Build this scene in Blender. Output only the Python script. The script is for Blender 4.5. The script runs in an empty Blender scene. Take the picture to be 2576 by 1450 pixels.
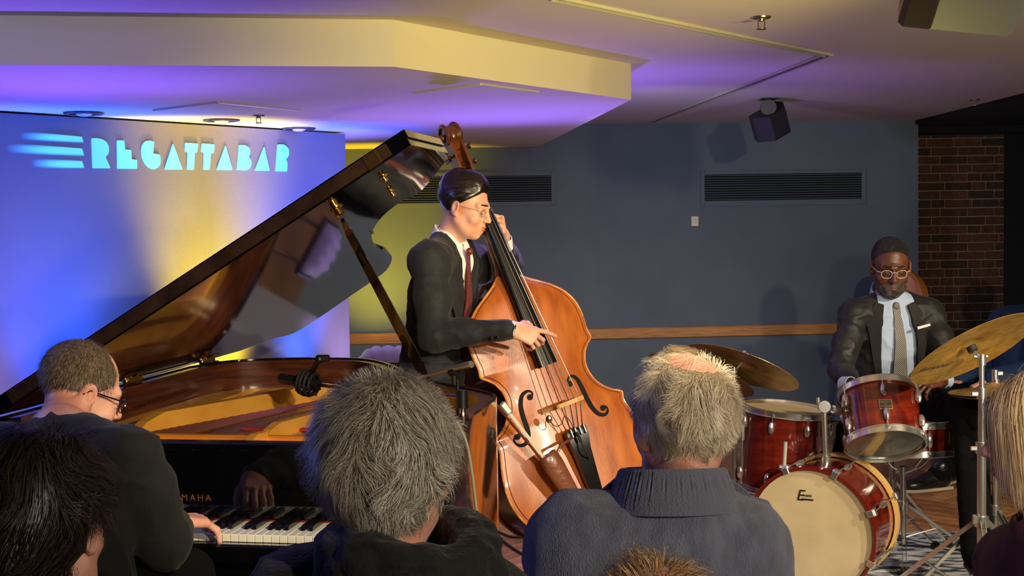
import bpy, math, random
import numpy as np
import openvdb as vdb
from mathutils import Matrix, Vector
random.seed(7); RNG = np.random.default_rng(7)
SC = bpy.context.scene
COL = SC.collection

# ---------------------------------------------------------------- camera
F_PX, CX, CY = 3300.0, 1288.0, 725.0
PITCH, ROLL = math.atan(165 / 3300), 0.016
_fw = np.array([0, math.cos(PITCH), -math.sin(PITCH)])
_u0 = np.array([0, math.sin(PITCH), math.cos(PITCH)]); _r0 = np.array([1.0, 0, 0])
_rt = math.cos(ROLL) * _r0 - math.sin(ROLL) * _u0
_up = math.sin(ROLL) * _r0 + math.cos(ROLL) * _u0
EYE = np.array([0, 0, 1.5])
cam = bpy.data.cameras.new('camera'); cam_o = bpy.data.objects.new('camera', cam); COL.objects.link(cam_o)
cam.sensor_width = 36; cam.lens = F_PX / 2576 * 36; cam.clip_start = 0.05
cam_o.matrix_world = Matrix([[_rt[i], _up[i], -_fw[i], EYE[i]] for i in range(3)] + [[0, 0, 0, 1]])
SC.camera = cam_o

# ---------------------------------------------------------------- light
SC.view_settings.view_transform = 'Standard'; SC.view_settings.look = 'None'
SC.view_settings.exposure = 0.0; SC.view_settings.gamma = 1.0
SC.view_settings.use_curve_mapping = False
W = bpy.data.worlds.new('world'); SC.world = W; W.use_nodes = True
W.node_tree.nodes['Background'].inputs[0].default_value = (.55, .6, .8, 1)
W.node_tree.nodes['Background'].inputs[1].default_value = 0.02

def aim(o, src, dst):
    d = Vector(dst) - Vector(src)
    o.location = src; o.rotation_euler = d.to_track_quat('-Z', 'Y').to_euler()
def spot(name, src, dst, power, col, ang=60, blend=.5, r=.05):
    l = bpy.data.lights.new(name, 'SPOT'); l.energy = power; l.color = col
    l.spot_size = math.radians(ang); l.spot_blend = blend; l.shadow_soft_size = r
    o = bpy.data.objects.new(name, l); COL.objects.link(o); aim(o, src, dst); return o
def area(name, src, dst, power, col, sx, sy):
    l = bpy.data.lights.new(name, 'AREA'); l.energy = power; l.color = col
    l.shape = 'RECTANGLE'; l.size = sx; l.size_y = sy
    o = bpy.data.objects.new(name, l); COL.objects.link(o); aim(o, src, dst); return o
# stage lamps under the low ceiling, plus added fills that brighten it
spot('key_light', (3.3, 1.4, 2.10), (0.70, 5.0, .72), 740, (1, .86, .62), 34, .5, .04)
spot('front_light', (1.3, -.4, 2.12), (1.75, 5.5, .75), 430, (1, .84, .58), 38, .7, .05)
spot('piano_light', (.9, 1.2, 2.12), (-.75, 4.3, .85), 380, (1, .84, .55), 40, .6, .05)
spot('fascia_light', (1.5, 2.3, 1.25), (.08, 4.9, 2.13), 270, (1, .80, .24), 46, 1, .12)
spot('audience_spill', (2.3, -.9, 2.12), (.35, 2.3, 1.2), 280, (1, .86, .66), 60, .8, .06)
spot('drum_light', (3.1, 3.0, 2.1), (1.75, 5.7, .75), 330, (1, .84, .6), 50, .7, .05)
spot('floor_violet', (.35, 5.9, 1.9), (.1, 4.9, 0), 60, (.55, .35, 1), 80, .8, .03)
spot('back_blue', (.4, 6.3, 1.86), (2.0, 9.4, .9), 62, (.70, .82, 1), 90, 1, .05)
spot('ceiling_fill', (3.0, .6, .7), (2.7, 3.3, 2.2), 280, (1, .88, .72), 78, .9, .3)  # added upward fill in place of warm bounce on the ceiling
spot('ceiling_fill_near', (.8, .2, .8), (.9, 2.6, 2.2), 30, (1, .80, .62), 90, .9, .3)  # second added fill, for the nearer ceiling
area('side_blue', (-2.6, 3.4, 1.9), (-.6, 3.0, 1.1), 14, (.22, .30, 1), .6, .4)
# colour-changing floor lamps against the backdrop: t runs along its foot
for nm, t_, dist, tt, tz, pw, colr, an in (
    ('up_lavender', -.02, .34, -.05, 1.2, 34, (.42, .30, 1), 50),
    ('up_blue', .11, .34, .10, 1.5, 120, (.01, .10, 1), 46),
    ('up_corner_blue', .10, .95, .12, 1.95, 110, (.00, .05, 1), 62),
    ('up_cyan_blue', .26, .5, .24, 1.7, 24, (.12, .35, 1), 50),
    ('up_yellow', .55, .34, .55, 1.3, 260, (1, .66, .01), 46),
    ('up_yellow_top', .52, .9, .55, 1.8, 95, (1, .70, .16), 44),
    ('up_azure', .83, .34, .82, 1.5, 140, (.01, .12, 1), 44),
    ('up_corner_azure', .72, .9, .88, 1.95, 220, (.00, .05, 1), 50),
    ('up_pink', .97, .34, .97, 1.2, 44, (.60, .36, 1), 44)):
    bx_, by_ = -2.32 + 1.34 * t_, 5.94 + 1.73 * t_
    spot(nm, (bx_ + .79 * dist, by_ - .61 * dist, .22), (-2.32 + 1.34 * tt, 5.94 + 1.73 * tt, tz), pw * 2.3, colr, an, 1.0, .05)
spot('up_wall_yellow', (-.86, 8.62, .22), (-.95, 9.14, 1.2), 240, (1, .66, .01), 60, 1, .05)
spot('soffit_violet', (-1.75, 5.0, .8), (-1.7, 4.7, 2.04), 150, (.17, .08, 1), 104, 1, .08)
spot('soffit_violet_b', (-.15, 7.0, .6), (-.15, 6.4, 2.04), 150, (.18, .09, 1), 96, 1, .08)
spot('soffit_violet_c', (.75, 6.2, .5), (.8, 6.9, 2.04), 60, (.28, .15, 1), 112, 1, .08)


# ---------------------------------------------------------------- projection helpers
def ray(x, y): return (x - CX) / F_PX * _rt + (CY - y) / F_PX * _up + _fw
def at(x, y, Y):
    d = ray(x, y); return EYE + d * (Y / d[1])
def atz(x, y, Z):
    d = ray(x, y); return EYE + d * ((Z - 1.5) / d[2])
def onplane(x, y, P, n):
    d = ray(x, y); return EYE + d * (np.dot(n, P - EYE) / np.dot(n, d))
def nrm(v):
    v = np.asarray(v, float); return v / (np.linalg.norm(v) + 1e-12)
def A(*a): return np.array(a, float)

# ---------------------------------------------------------------- frames
class Fr:
    """local frame: origin o, axes columns of R"""
    def __init__(s, o=(0, 0, 0), x=None, y=None, z=None, R=None):
        s.o = np.asarray(o, float)
        if R is None:
            if z is None: z = A(0, 0, 1)
            z = nrm(z)
            if x is None and y is None: x = A(1, 0, 0) if abs(z[0]) < .9 else A(0, 1, 0)
            if y is not None and x is None:
                x = nrm(np.cross(y, z))
            else:
                x = nrm(np.asarray(x, float) - z * np.dot(x, z))
            y = np.cross(z, x)
            R = np.stack([x, y, z], 1)
        s.R = R
    def __call__(s, p): return np.asarray(p, float) @ s.R.T + s.o
    def inv(s, p): return (np.asarray(p, float) - s.o) @ s.R
ID = Fr(R=np.eye(3))

# ---------------------------------------------------------------- objects
ORG = {}
def empty(name, loc, label=None, cat=None, group=None, kind=None):
    o = bpy.data.objects.new(name, None); COL.objects.link(o)
    o.location = tuple(loc); o.empty_display_size = .1; ORG[o.name] = np.asarray(loc, float)
    tag(o, label, cat, group, kind); return o
def tag(o, label=None, cat=None, group=None, kind=None):
    if label: o['label'] = label
    if cat: o['category'] = cat
    if group: o['group'] = group
    if kind: o['kind'] = kind
    return o
def mkmesh(name, v, f, smooth=True, sharp=None):
    me = bpy.data.meshes.new(name)
    v = np.asarray(v, np.float32)
    if isinstance(f, np.ndarray):
        n, k = f.shape
        me.vertices.add(len(v)); me.vertices.foreach_set('co', v.ravel())
        me.loops.add(n * k); me.loops.foreach_set('vertex_index', f.astype(np.int32).ravel())
        me.polygons.add(n); me.polygons.foreach_set('loop_start', np.arange(0, n * k, k, dtype=np.int32))
        me.polygons.foreach_set('loop_total', np.full(n, k, np.int32))
        me.update(calc_edges=True)
    else:
        me.from_pydata([tuple(map(float, p)) for p in v], [], [tuple(map(int, q)) for q in f]); me.update()
    if smooth:
        me.polygons.foreach_set('use_smooth', np.ones(len(me.polygons), bool))
        if sharp:
            try: me.set_sharp_from_angle(angle=math.radians(sharp))
            except Exception: pass
    return me
def put(name, v, f, mat, parent=None, smooth=True, sharp=35, label=None, cat=None, group=None, kind=None, origin=None):
    v = np.asarray(v, float)
    if parent is not None:
        base = ORG.get(parent.name, np.zeros(3))
        me = mkmesh(name, v - base, f, smooth, sharp)
        o = bpy.data.objects.new(name, me); COL.objects.link(o); o.parent = parent
        ORG[o.name] = base
    else:
        if origin is None:
            origin = (v.min(0) + v.max(0)) / 2; origin[2] = v[:, 2].min()
        me = mkmesh(name, v - origin, f, smooth, sharp)
        o = bpy.data.objects.new(name, me); COL.objects.link(o); o.location = tuple(origin)
        ORG[o.name] = np.asarray(origin, float)
    for m in (mat if isinstance(mat, (list, tuple)) else [mat]): me.materials.append(m)
    tag(o, label, cat, group, kind); return o

class G:
    def __init__(s): s.v = []; s.f = []; s.n = 0
    def add(s, v, f):
        v = np.asarray(v, float); s.v.append(v)
        s.f += [tuple(int(i) + s.n for i in q) for q in f]; s.n += len(v); return s
    def V(s): return np.concatenate(s.v)
    def put(s, name, mat, parent=None, **k): return put(name, s.V(), s.f, mat, parent, **k)
    def box(s, c, size, fr=ID, b=.0):
        sx, sy, sz = [q / 2 for q in size]; c = np.asarray(c, float)
        if b <= 0:
            v = [(x, y, z) for x in (-sx, sx) for y in (-sy, sy) for z in (-sz, sz)]
            f = [(0, 1, 3, 2), (4, 6, 7, 5), (0, 4, 5, 1), (2, 3, 7, 6), (0, 2, 6, 4), (1, 5, 7, 3)]
        else:
            b = min(b, sx * .9, sy * .9, sz * .9); v = []; idx = {}
            for i, X in enumerate((-1, 1)):
                for j, Y in enumerate((-1, 1)):
                    for k, Z in enumerate((-1, 1)):
                        for ax in range(3):
                            p = [X * (sx - b), Y * (sy - b), Z * (sz - b)]
                            p[ax] = (X * sx, Y * sy, Z * sz)[ax]
                            idx[(i, j, k, ax)] = len(v); v.append(p)
            f = []
            q = [(0, 0), (1, 0), (1, 1), (0, 1)]
            for e in (0, 1):
                f.append([idx[(e, a, c_, 0)] for a, c_ in (q if e else q[::-1])])
                f.append([idx[(a, e, c_, 1)] for a, c_ in (q[::-1] if e else q)])
                f.append([idx[(a, c_, e, 2)] for a, c_ in (q if e else q[::-1])])
            for i in (0, 1):
                for j in (0, 1):
                    t = [idx[(i, j, 0, 0)], idx[(i, j, 0, 1)], idx[(i, j, 1, 1)], idx[(i, j, 1, 0)]]
                    f.append(t if (i ^ j) else t[::-1])
                    t = [idx[(i, 0, j, 0)], idx[(i, 0, j, 2)], idx[(i, 1, j, 2)], idx[(i, 1, j, 0)]]
                    f.append(t[::-1] if (i ^ j) else t)
                    t = [idx[(0, i, j, 1)], idx[(0, i, j, 2)], idx[(1, i, j, 2)], idx[(1, i, j, 1)]]
                    f.append(t if (i ^ j) else t[::-1])
                    for k in (0, 1):
                        t = [idx[(i, j, k, a)] for a in range(3)]
                        f.append(t if (i + j + k) % 2 else t[::-1])
        return s.add(fr(np.array(v, float) + c), f)
    def tube(s, pts, r, n=10, caps=True, closed=False):
        pts = np.asarray(pts, float); m = len(pts)
        r = np.full(m, r, float) if np.isscalar(r) else np.asarray(r, float)
        T = np.gradient(pts, axis=0)
        if closed: T = np.roll(pts, -1, 0) - np.roll(pts, 1, 0)
        T /= (np.linalg.norm(T, axis=1)[:, None] + 1e-12)
        a = A(0, 0, 1) if abs(T[0][2]) < .9 else A(1, 0, 0)
        N = nrm(np.cross(T[0], a)); vs = []
        ang = np.arange(n) / n * 2 * math.pi
        for i in range(m):
            N = nrm(N - T[i] * np.dot(N, T[i])); B = np.cross(T[i], N)
            vs.append(pts[i] + r[i] * (np.cos(ang)[:, None] * N + np.sin(ang)[:, None] * B))
        v = np.concatenate(vs); f = []
        rng = m if closed else m - 1
        for i in range(rng):
            i2 = (i + 1) % m
            for j in range(n):
                j2 = (j + 1) % n; f.append((i * n + j, i * n + j2, i2 * n + j2, i2 * n + j))
        if caps and not closed:
            f.append(tuple(range(n))[::-1]); f.append(tuple((m - 1) * n + j for j in range(n)))
        return s.add(v, f)
    def rod(s, a, b, r, n=10, r2=None): return s.tube([a, b], [r, r if r2 is None else r2], n)
    def lathe(s, prof, n=24, fr=ID, cap=True):
        v = []; f = []; ang = np.arange(n) / n * 2 * math.pi; m = len(prof)
        for r, z in prof:
            v += [(r * math.cos(t), r * math.sin(t), z) for t in ang]
        for i in range(m - 1):
            for j in range(n):
                j2 = (j + 1) % n; f.append((i * n + j, i * n + j2, (i + 1) * n + j2, (i + 1) * n + j))
        if cap:
            if prof[0][0] > 1e-6: f.append(tuple(range(n))[::-1])
            if prof[-1][0] > 1e-6: f.append(tuple((m - 1) * n + j for j in range(n)))
        return s.add(fr(v), f)
    def ring(s, R, r, z=0, n=40, k=6, fr=ID):
        t = np.arange(n) / n * 2 * math.pi
        return s.tube(fr(np.stack([R * np.cos(t), R * np.sin(t), np.full(n, z)], 1)), r, k, closed=True)
    def prism(s, poly, z0, z1, fr=ID):
        m = len(poly); poly = [tuple(p) for p in poly]
        ar = sum(poly[i][0] * poly[(i + 1) % m][1] - poly[(i + 1) % m][0] * poly[i][1] for i in range(m))
        if ar < 0: poly = poly[::-1]
        if z0 > z1: z0, z1 = z1, z0
        v = [(x, y, z0) for x, y in poly] + [(x, y, z1) for x, y in poly]
        f = [tuple(range(m))[::-1], tuple(range(m, 2 * m))]
        f += [(i, (i + 1) % m, (i + 1) % m + m, i + m) for i in range(m)]
        return s.add(fr(v), f)
    def ball(s, c, r, n=12, fr=ID):
        r = (r, r, r) if np.isscalar(r) else r
        v = []; f = []; m = n // 2 + 1
        for i in range(m):
            p = math.pi * i / (m - 1)
            for j in range(n):
                t = 2 * math.pi * j / n
                v.append((c[0] + r[0] * math.sin(p) * math.cos(t), c[1] + r[1] * math.sin(p) * math.sin(t), c[2] - r[2] * math.cos(p)))
        for i in range(m - 1):
            for j in range(n):
                j2 = (j + 1) % n; f.append((i * n + j, i * n + j2, (i + 1) * n + j2, (i + 1) * n + j))
        return s.add(fr(v), f)
    def grid(s, P_):
        """P_: array (m,n,3) -> quads"""
        m, n, _ = P_.shape
        f = [(i * n + j, i * n + j + 1, (i + 1) * n + j + 1, (i + 1) * n + j) for i in range(m - 1) for j in range(n - 1)]
        return s.add(P_.reshape(-1, 3), f)
def spline(pts, n=8, closed=False):
    pts = np.asarray(pts, float); m = len(pts); out = []
    segs = m if closed else m - 1
    for i in range(segs):
        if closed: p0, p1, p2, p3 = pts[(i - 1) % m], pts[i], pts[(i + 1) % m], pts[(i + 2) % m]
        else: p0, p1, p2, p3 = pts[max(i - 1, 0)], pts[i], pts[i + 1], pts[min(i + 2, m - 1)]
        for k in range(n):
            t = k / n
            out.append(.5 * ((2 * p1) + (-p0 + p2) * t + (2 * p0 - 5 * p1 + 4 * p2 - p3) * t * t + (-p0 + 3 * p1 - 3 * p2 + p3) * t ** 3))
    if not closed: out.append(pts[-1])
    return np.array(out)
def ribbon(g, pts, widths, nrmv, thick):
    """flat strip following pts; widths across, facing nrmv"""
    pts = np.asarray(pts, float); T = np.gradient(pts, axis=0)
    N = np.array([nrm(q) for q in (np.tile(nrmv, (len(pts), 1)) if np.ndim(nrmv) == 1 else nrmv)])
    v = []
    for p, t, w, nn in zip(pts, T, widths, N):
        s_ = nrm(np.cross(t, nn)) * w / 2; q = nn * thick / 2
        v += [p - s_ - q, p + s_ - q, p + s_ + q, p - s_ + q]
    f = []
    for i in range(len(pts) - 1):
        for j in range(4):
            j2 = (j + 1) % 4; f.append((i * 4 + j, i * 4 + j2, (i + 1) * 4 + j2, (i + 1) * 4 + j))
    f.append((3, 2, 1, 0)); e = (len(pts) - 1) * 4; f.append((e, e + 1, e + 2, e + 3))
    return g.add(v, f)

# ---------------------------------------------------------------- materials
def lin(c): return tuple(((x / 255) / 12.92 if x / 255 <= .04045 else ((x / 255 + .055) / 1.055) ** 2.4) for x in c)
MATS = {}
def mat(name, rgb, rough=.5, metal=0.0, rgb2=None, scale=8, stretch=(1, 1, 1), bump=0, bscale=60, coat=0, spec=.5, sheen=0, emis=0, detail=4, contrast=(.35, .65), wave=None, trans=0, aniso=0):
    if name in MATS: return MATS[name]
    m = bpy.data.materials.new(name); m.use_nodes = True; nt = m.node_tree; N = nt.nodes; L = nt.links
    b = N['Principled BSDF']; c = lin(rgb)
    b.inputs['Base Color'].default_value = (*c, 1); b.inputs['Roughness'].default_value = rough
    b.inputs['Metallic'].default_value = metal; b.inputs['Specular IOR Level'].default_value = spec
    b.inputs['Coat Weight'].default_value = coat; b.inputs['Coat Roughness'].default_value = .06
    b.inputs['Sheen Weight'].default_value = sheen; b.inputs['Transmission Weight'].default_value = trans
    if sheen: b.inputs['Sheen Roughness'].default_value = .5
    if emis: b.inputs['Emission Color'].default_value = (*c, 1); b.inputs['Emission Strength'].default_value = emis
    tc = N.new('ShaderNodeTexCoord'); mp = N.new('ShaderNodeMapping'); mp.inputs['Scale'].default_value = stretch
    L.new(tc.outputs['Object'], mp.inputs[0])
    if rgb2 is not None:
        if wave:
            t = N.new('ShaderNodeTexWave'); t.inputs['Scale'].default_value = scale; t.inputs['Distortion'].default_value = wave
            t.inputs['Detail'].default_value = detail; t.bands_direction = 'X'
        else:
            t = N.new('ShaderNodeTexNoise'); t.inputs['Scale'].default_value = scale; t.inputs['Detail'].default_value = detail
        L.new(mp.outputs[0], t.inputs['Vector'])
        cr = N.new('ShaderNodeValToRGB'); cr.color_ramp.elements[0].position = contrast[0]; cr.color_ramp.elements[1].position = contrast[1]
        cr.color_ramp.elements[0].color = (*c, 1); cr.color_ramp.elements[1].color = (*lin(rgb2), 1)
        L.new(t.outputs[0], cr.inputs[0]); L.new(cr.outputs[0], b.inputs['Base Color'])
    if bump:
        t2 = N.new('ShaderNodeTexNoise'); t2.inputs['Scale'].default_value = bscale; t2.inputs['Detail'].default_value = 3
        L.new(mp.outputs[0], t2.inputs['Vector']); bp = N.new('ShaderNodeBump'); bp.inputs['Strength'].default_value = bump
        bp.inputs['Distance'].default_value = .01; L.new(t2.outputs[0], bp.inputs['Height']); L.new(bp.outputs[0], b.inputs['Normal'])
    MATS[name] = m; return m

# ---------------------------------------------------------------- SDF modelling (numpy + openvdb)
def _hash(i, j, k, s):
    n = (i * 374761393 + j * 668265263 + k * 2147483647 + s * 974634777) & 0xffffffff
    n = (n ^ (n >> 13)) * 1274126177 & 0xffffffff
    return ((n ^ (n >> 16)) & 0xffff) / 65535.0
def vnoise(p, sc, seed=0):
    q = p * sc + 100.0; i = np.floor(q).astype(np.int64); f = q - i; f = f * f * (3 - 2 * f); r = 0
    for a in (0, 1):
        for b in (0, 1):
            for c in (0, 1):
                w = (f[:, 0] if a else 1 - f[:, 0]) * (f[:, 1] if b else 1 - f[:, 1]) * (f[:, 2] if c else 1 - f[:, 2])
                r = r + w * _hash(i[:, 0] + a, i[:, 1] + b, i[:, 2] + c, seed)
    return r * 2 - 1
class SDF:
    def __init__(s, lo, hi, h):
        s.lo = np.asarray(lo, float); s.h = h
        s.n = np.ceil((np.asarray(hi, float) - s.lo) / h).astype(int) + 1
        s.a = np.full(s.n, .5, np.float32)
    def _sub(s, lo, hi):
        i0 = np.clip(np.floor((lo - s.lo) / s.h).astype(int), 0, s.n); i1 = np.clip(np.ceil((hi - s.lo) / s.h).astype(int) + 1, 0, s.n)
        if (i1 <= i0).any(): return None
        ax = [s.lo[k] + s.h * np.arange(i0[k], i1[k]) for k in range(3)]
        X = np.stack(np.meshgrid(*ax, indexing='ij'), -1)
        return tuple(slice(a, b) for a, b in zip(i0, i1)), X
    def _app(s, lo, hi, fn, k, op):
        m = k + 3 * s.h; r = s._sub(lo - m, hi + m)
        if r is None: return s
        sl, X = r; d = fn(X); a = s.a[sl]
        if op == 'add':
            if k > 0:
                hh = np.maximum(k - np.abs(a - d), 0) / k; o = np.minimum(a, d) - hh * hh * k * .25
            else: o = np.minimum(a, d)
        else:
            if k > 0:
                hh = np.maximum(k - np.abs(a + d), 0) / k; o = np.maximum(a, -d) + hh * hh * k * .25
            else: o = np.maximum(a, -d)
        s.a[sl] = o; return s
    def cone(s, a, b, r1, r2=None, k=.02, op='add'):
        a = np.asarray(a, float); b = np.asarray(b, float); r2 = r1 if r2 is None else r2; R = max(r1, r2)
        def fn(X):
            ab = b - a; t = np.clip(((X - a) @ ab) / (ab @ ab + 1e-12), 0, 1)
            return np.linalg.norm(X - a - t[..., None] * ab, axis=-1) - (r1 + (r2 - r1) * t)
        return s._app(np.minimum(a, b) - R, np.maximum(a, b) + R, fn, k, op)
    def ell(s, c, r, k=.02, R=None, op='add'):
        c = np.asarray(c, float); r = np.full(3, r, float) if np.isscalar(r) else np.asarray(r, float)
        def fn(X):
            q = X - c
            if R is not None: q = q @ R
            k0 = np.linalg.norm(q / r, axis=-1); k1 = np.linalg.norm(q / (r * r), axis=-1) + 1e-9
            return k0 * (k0 - 1) / k1
        m = r.max() if R is not None else r
        return s._app(c - m, c + m, fn, k, op)
    def chain(s, pts, rs, k=.02, op='add'):
        for i in range(len(pts) - 1): s.cone(pts[i], pts[i + 1], rs[i], rs[i + 1], k, op)
        return s
    def half(s, fn, k=0):
        """keep where fn(X)<0"""
        r = s._sub(s.lo, s.lo + s.h * (s.n - 1)); d = fn(r[1]).astype(np.float32)
        if k > 0:
            hh = np.maximum(k - np.abs(s.a - d), 0) / k; s.a = (np.maximum(s.a, d) + hh * hh * k * .25).astype(np.float32)
        else: s.a = np.maximum(s.a, d)
        return s
    def disp(s, fn):
        m = np.abs(s.a) < .05; idx = np.argwhere(m); P_ = s.lo + idx * s.h
        s.a[m] += fn(P_).astype(np.float32); return s
    def mesh(s):
        a = s.a.copy()
        for ax in range(3):
            sl = [slice(None)] * 3; sl[ax] = 0; a[tuple(sl)] = np.maximum(a[tuple(sl)], .01); sl[ax] = -1; a[tuple(sl)] = np.maximum(a[tuple(sl)], .01)
        g = vdb.FloatGrid(.5); g.copyFromArray(np.ascontiguousarray(a, dtype=np.float32))
        p, t, q = g.convertToPolygons(isovalue=0.0, adaptivity=0.0)
        q = q[:, ::-1].astype(np.int64)
        v = s.lo + p.astype(float) * s.h
        # orientation
        a_, b_, c_ = v[q[:, 0]], v[q[:, 1]], v[q[:, 2]]
        if np.einsum('ij,ij->', a_, np.cross(b_, c_)) < 0: q = q[:, ::-1]
        return v, np.ascontiguousarray(q)
def cat_mesh(ms):
    V = []; Q = []; n = 0
    for v, q in ms: V.append(v); Q.append(np.asarray(q) + n); n += len(v)
    return np.concatenate(V), np.concatenate(Q)

# ---------------------------------------------------------------- the room
m_ceil = mat('ceiling_paint', (214, 204, 190), .8, bump=.08, bscale=90)
m_soff = mat('soffit_paint', (222, 212, 184), .75, bump=.05, bscale=60)
m_blue = mat('blue_wall_paint', (88, 101, 114), .75, rgb2=(94, 107, 119), scale=3, bump=.12, bscale=160)
m_fab = mat('backdrop_fabric', (112, 114, 120), .85, rgb2=(119, 121, 126), scale=300, bump=.2, bscale=420)
m_dark = mat('dark_wall_paint', (16, 17, 22), .9)
m_floorbase = mat('floor_base', (74, 52, 36), .6)
m_room = mat('room_paint', (70, 62, 60), .9)
CZ, SZ = 2.2, 2.04
def bx(name, lo, hi, m, parent=None, b=0, **k):
    lo = np.array(lo, float); hi = np.array(hi, float)
    return G().box((lo + hi) / 2, hi - lo, b=b).put(name, m, parent, smooth=False, **k)
bx('floor', (-5, -4, -.06), (6, 12, -.012), m_floorbase, kind='structure')
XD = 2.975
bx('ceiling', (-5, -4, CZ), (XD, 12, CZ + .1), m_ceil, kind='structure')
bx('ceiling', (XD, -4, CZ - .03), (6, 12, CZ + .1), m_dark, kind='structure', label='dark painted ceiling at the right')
bx('wall_side', (-5.1, -4, 0), (-5, 12, CZ), m_room, kind='structure', label='dim side wall')
bx('wall_side', (6, -4, 0), (6.1, 12, CZ), m_dark, kind='structure', label='dark side wall')
bx('wall_rear', (-5, -4.1, 0), (6, -4, CZ), m_room, kind='structure')
bx('wall_far', (3.0, 11.6, 0), (6, 11.7, CZ), m_dark, kind='structure')
# soffit
W0 = atz(1470, 312, CZ); W1 = atz(2310, 303, CZ); WD = nrm((W1 - W0) * [1, 1, 0]); WN = np.array([WD[1], -WD[0], 0])
def wallpt(x, y, off=0): return onplane(x, y, W0 + WN * off, WN)
wl = W0 - WD * (W0[0] + 3.2)
def wall_at_x(X): return W0 + WD * ((X - W0[0]) / WD[0])
c1, c2 = atz(991, 168, SZ), atz(1588, 251, SZ); c0 = atz(0, 163, SZ); c3 = atz(1352, 371, SZ)
c00 = c0 + nrm(c0 - c1) * 3.2
back = wall_at_x(-4.9)
poly = [c00[:2], c1[:2], c2[:2], c3[:2] + [0, .02], back[:2]]
G().prism(poly, SZ, CZ).put('ceiling_soffit', m_soff, smooth=False, kind='structure', label='dropped soffit with a pale fascia over the piano')
# blue wall
a, b = wall_at_x(-4.95), W1
g = G(); th = .12
g.prism([a[:2], b[:2], b[:2] - WN[:2] * th, a[:2] - WN[:2] * th], 0, CZ); g.put('wall_back', m_blue, smooth=False, kind='structure')
# backdrop
B0, B1 = atz(0, 281, 2.035), atz(868, 335, 2.035); BD = nrm((B1 - B0) * [1, 1, 0]); BN = np.array([BD[1], -BD[0], 0])
B00 = B0 - BD * 2.2
g = G(); g.prism([B00[:2], B1[:2], B1[:2] - BN[:2] * .04, B00[:2] - BN[:2] * .04], 0.0, 2.03)
g.put('wall_backdrop', m_fab, smooth=False, kind='structure', label='pale fabric covered backdrop wall behind the piano')
def bpt(x, y, off=.004): return onplane(x, y, B0 + BN * off, BN)
# projected logo light, put into glowing flat letters and streaks
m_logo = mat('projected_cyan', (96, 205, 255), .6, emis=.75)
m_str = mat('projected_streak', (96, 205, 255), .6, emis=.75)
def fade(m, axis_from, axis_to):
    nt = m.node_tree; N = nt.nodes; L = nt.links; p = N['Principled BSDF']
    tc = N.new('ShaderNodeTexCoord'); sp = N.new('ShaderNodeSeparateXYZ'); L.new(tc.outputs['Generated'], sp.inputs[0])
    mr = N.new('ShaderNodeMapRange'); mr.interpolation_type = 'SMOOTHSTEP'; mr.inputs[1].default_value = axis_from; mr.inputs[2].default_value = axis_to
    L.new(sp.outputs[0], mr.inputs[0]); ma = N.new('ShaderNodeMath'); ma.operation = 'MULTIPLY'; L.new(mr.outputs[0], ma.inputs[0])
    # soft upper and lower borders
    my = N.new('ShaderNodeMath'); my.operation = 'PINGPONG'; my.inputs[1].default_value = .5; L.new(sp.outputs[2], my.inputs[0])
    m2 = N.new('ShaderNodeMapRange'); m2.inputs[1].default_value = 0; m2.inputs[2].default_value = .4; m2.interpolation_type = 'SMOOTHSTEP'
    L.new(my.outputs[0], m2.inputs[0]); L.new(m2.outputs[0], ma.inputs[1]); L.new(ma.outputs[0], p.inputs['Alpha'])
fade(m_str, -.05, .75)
zz = lambda l: [(x / 2.862, 250 + y / 2.862) for x, y in l]
def rc(pts, n=6):  # round corners lightly
    out = []; m = len(pts)
    for i in range(m):
        p0, p1, p2 = map(np.array, (pts[i - 1], pts[i], pts[(i + 1) % m]))
        d0 = np.linalg.norm(p0 - p1); d2 = np.linalg.norm(p2 - p1); r = min(2.2, d0 / 3, d2 / 3)
        a_ = p1 + (p0 - p1) / d0 * r; b_ = p1 + (p2 - p1) / d2 * r
        for k in range(3):
            t = k / 2; out.append(tuple((1 - t) ** 2 * a_ + 2 * t * (1 - t) * p1 + t * t * b_))
    return out
LET = dict(
 r=[(660, 280), (700, 280), (735, 287), (765, 305), (783, 335), (786, 370), (778, 398), (760, 415), (797, 497), (668, 497)],
 e=[(843, 295), (895, 297), (902, 362), (945, 365), (948, 433), (988, 436), (988, 500), (845, 500)],
 g=[(1110, 305), (1103, 390), (1150, 398), (1158, 430), (1155, 465), (1140, 492), (1108, 505), (1070, 492), (1042, 460), (1022, 415), (1016, 370), (1024, 330), (1045, 304), (1080, 297)],
 a=[(1247, 318), (1316, 505), (1185, 505)],
 t=[(1333, 313), (1428, 320), (1420, 385), (1403, 388), (1398, 508), (1348, 506), (1352, 380), (1333, 375)],
 t2=[(1453, 318), (1546, 325), (1540, 388), (1518, 390), (1512, 508), (1465, 506), (1468, 382), (1450, 378)],
 a2=[(1625, 332), (1676, 510), (1560, 508)],
 b=[(1722, 330), (1765, 330), (1790, 343), (1802, 366), (1802, 395), (1792, 412), (1807, 432), (1812, 465), (1802, 495), (1780, 512), (1706, 508)],
 a3=[(1903, 340), (1943, 515), (1835, 513)],
 r2=[(2000, 325), (2040, 325), (2065, 338), (2080, 362), (2082, 395), (2074, 418), (2060, 430), (2070, 455), (2068, 520), (1985, 518)])
projected_light = empty('projected_logo', bpt(480, 430), 'glowing flats for cyan lettering and three speed streaks projected on the pale backdrop wall', 'projected_light')
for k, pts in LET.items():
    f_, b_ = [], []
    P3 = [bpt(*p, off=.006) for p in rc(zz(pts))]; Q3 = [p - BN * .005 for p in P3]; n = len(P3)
    G().add(P3 + Q3, [tuple(range(n)), tuple(range(n, 2 * n))[::-1]] + [(i, i + n, (i + 1) % n + n, (i + 1) % n) for i in range(n)]).put('letter', m_logo, projected_light, smooth=False)
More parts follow.
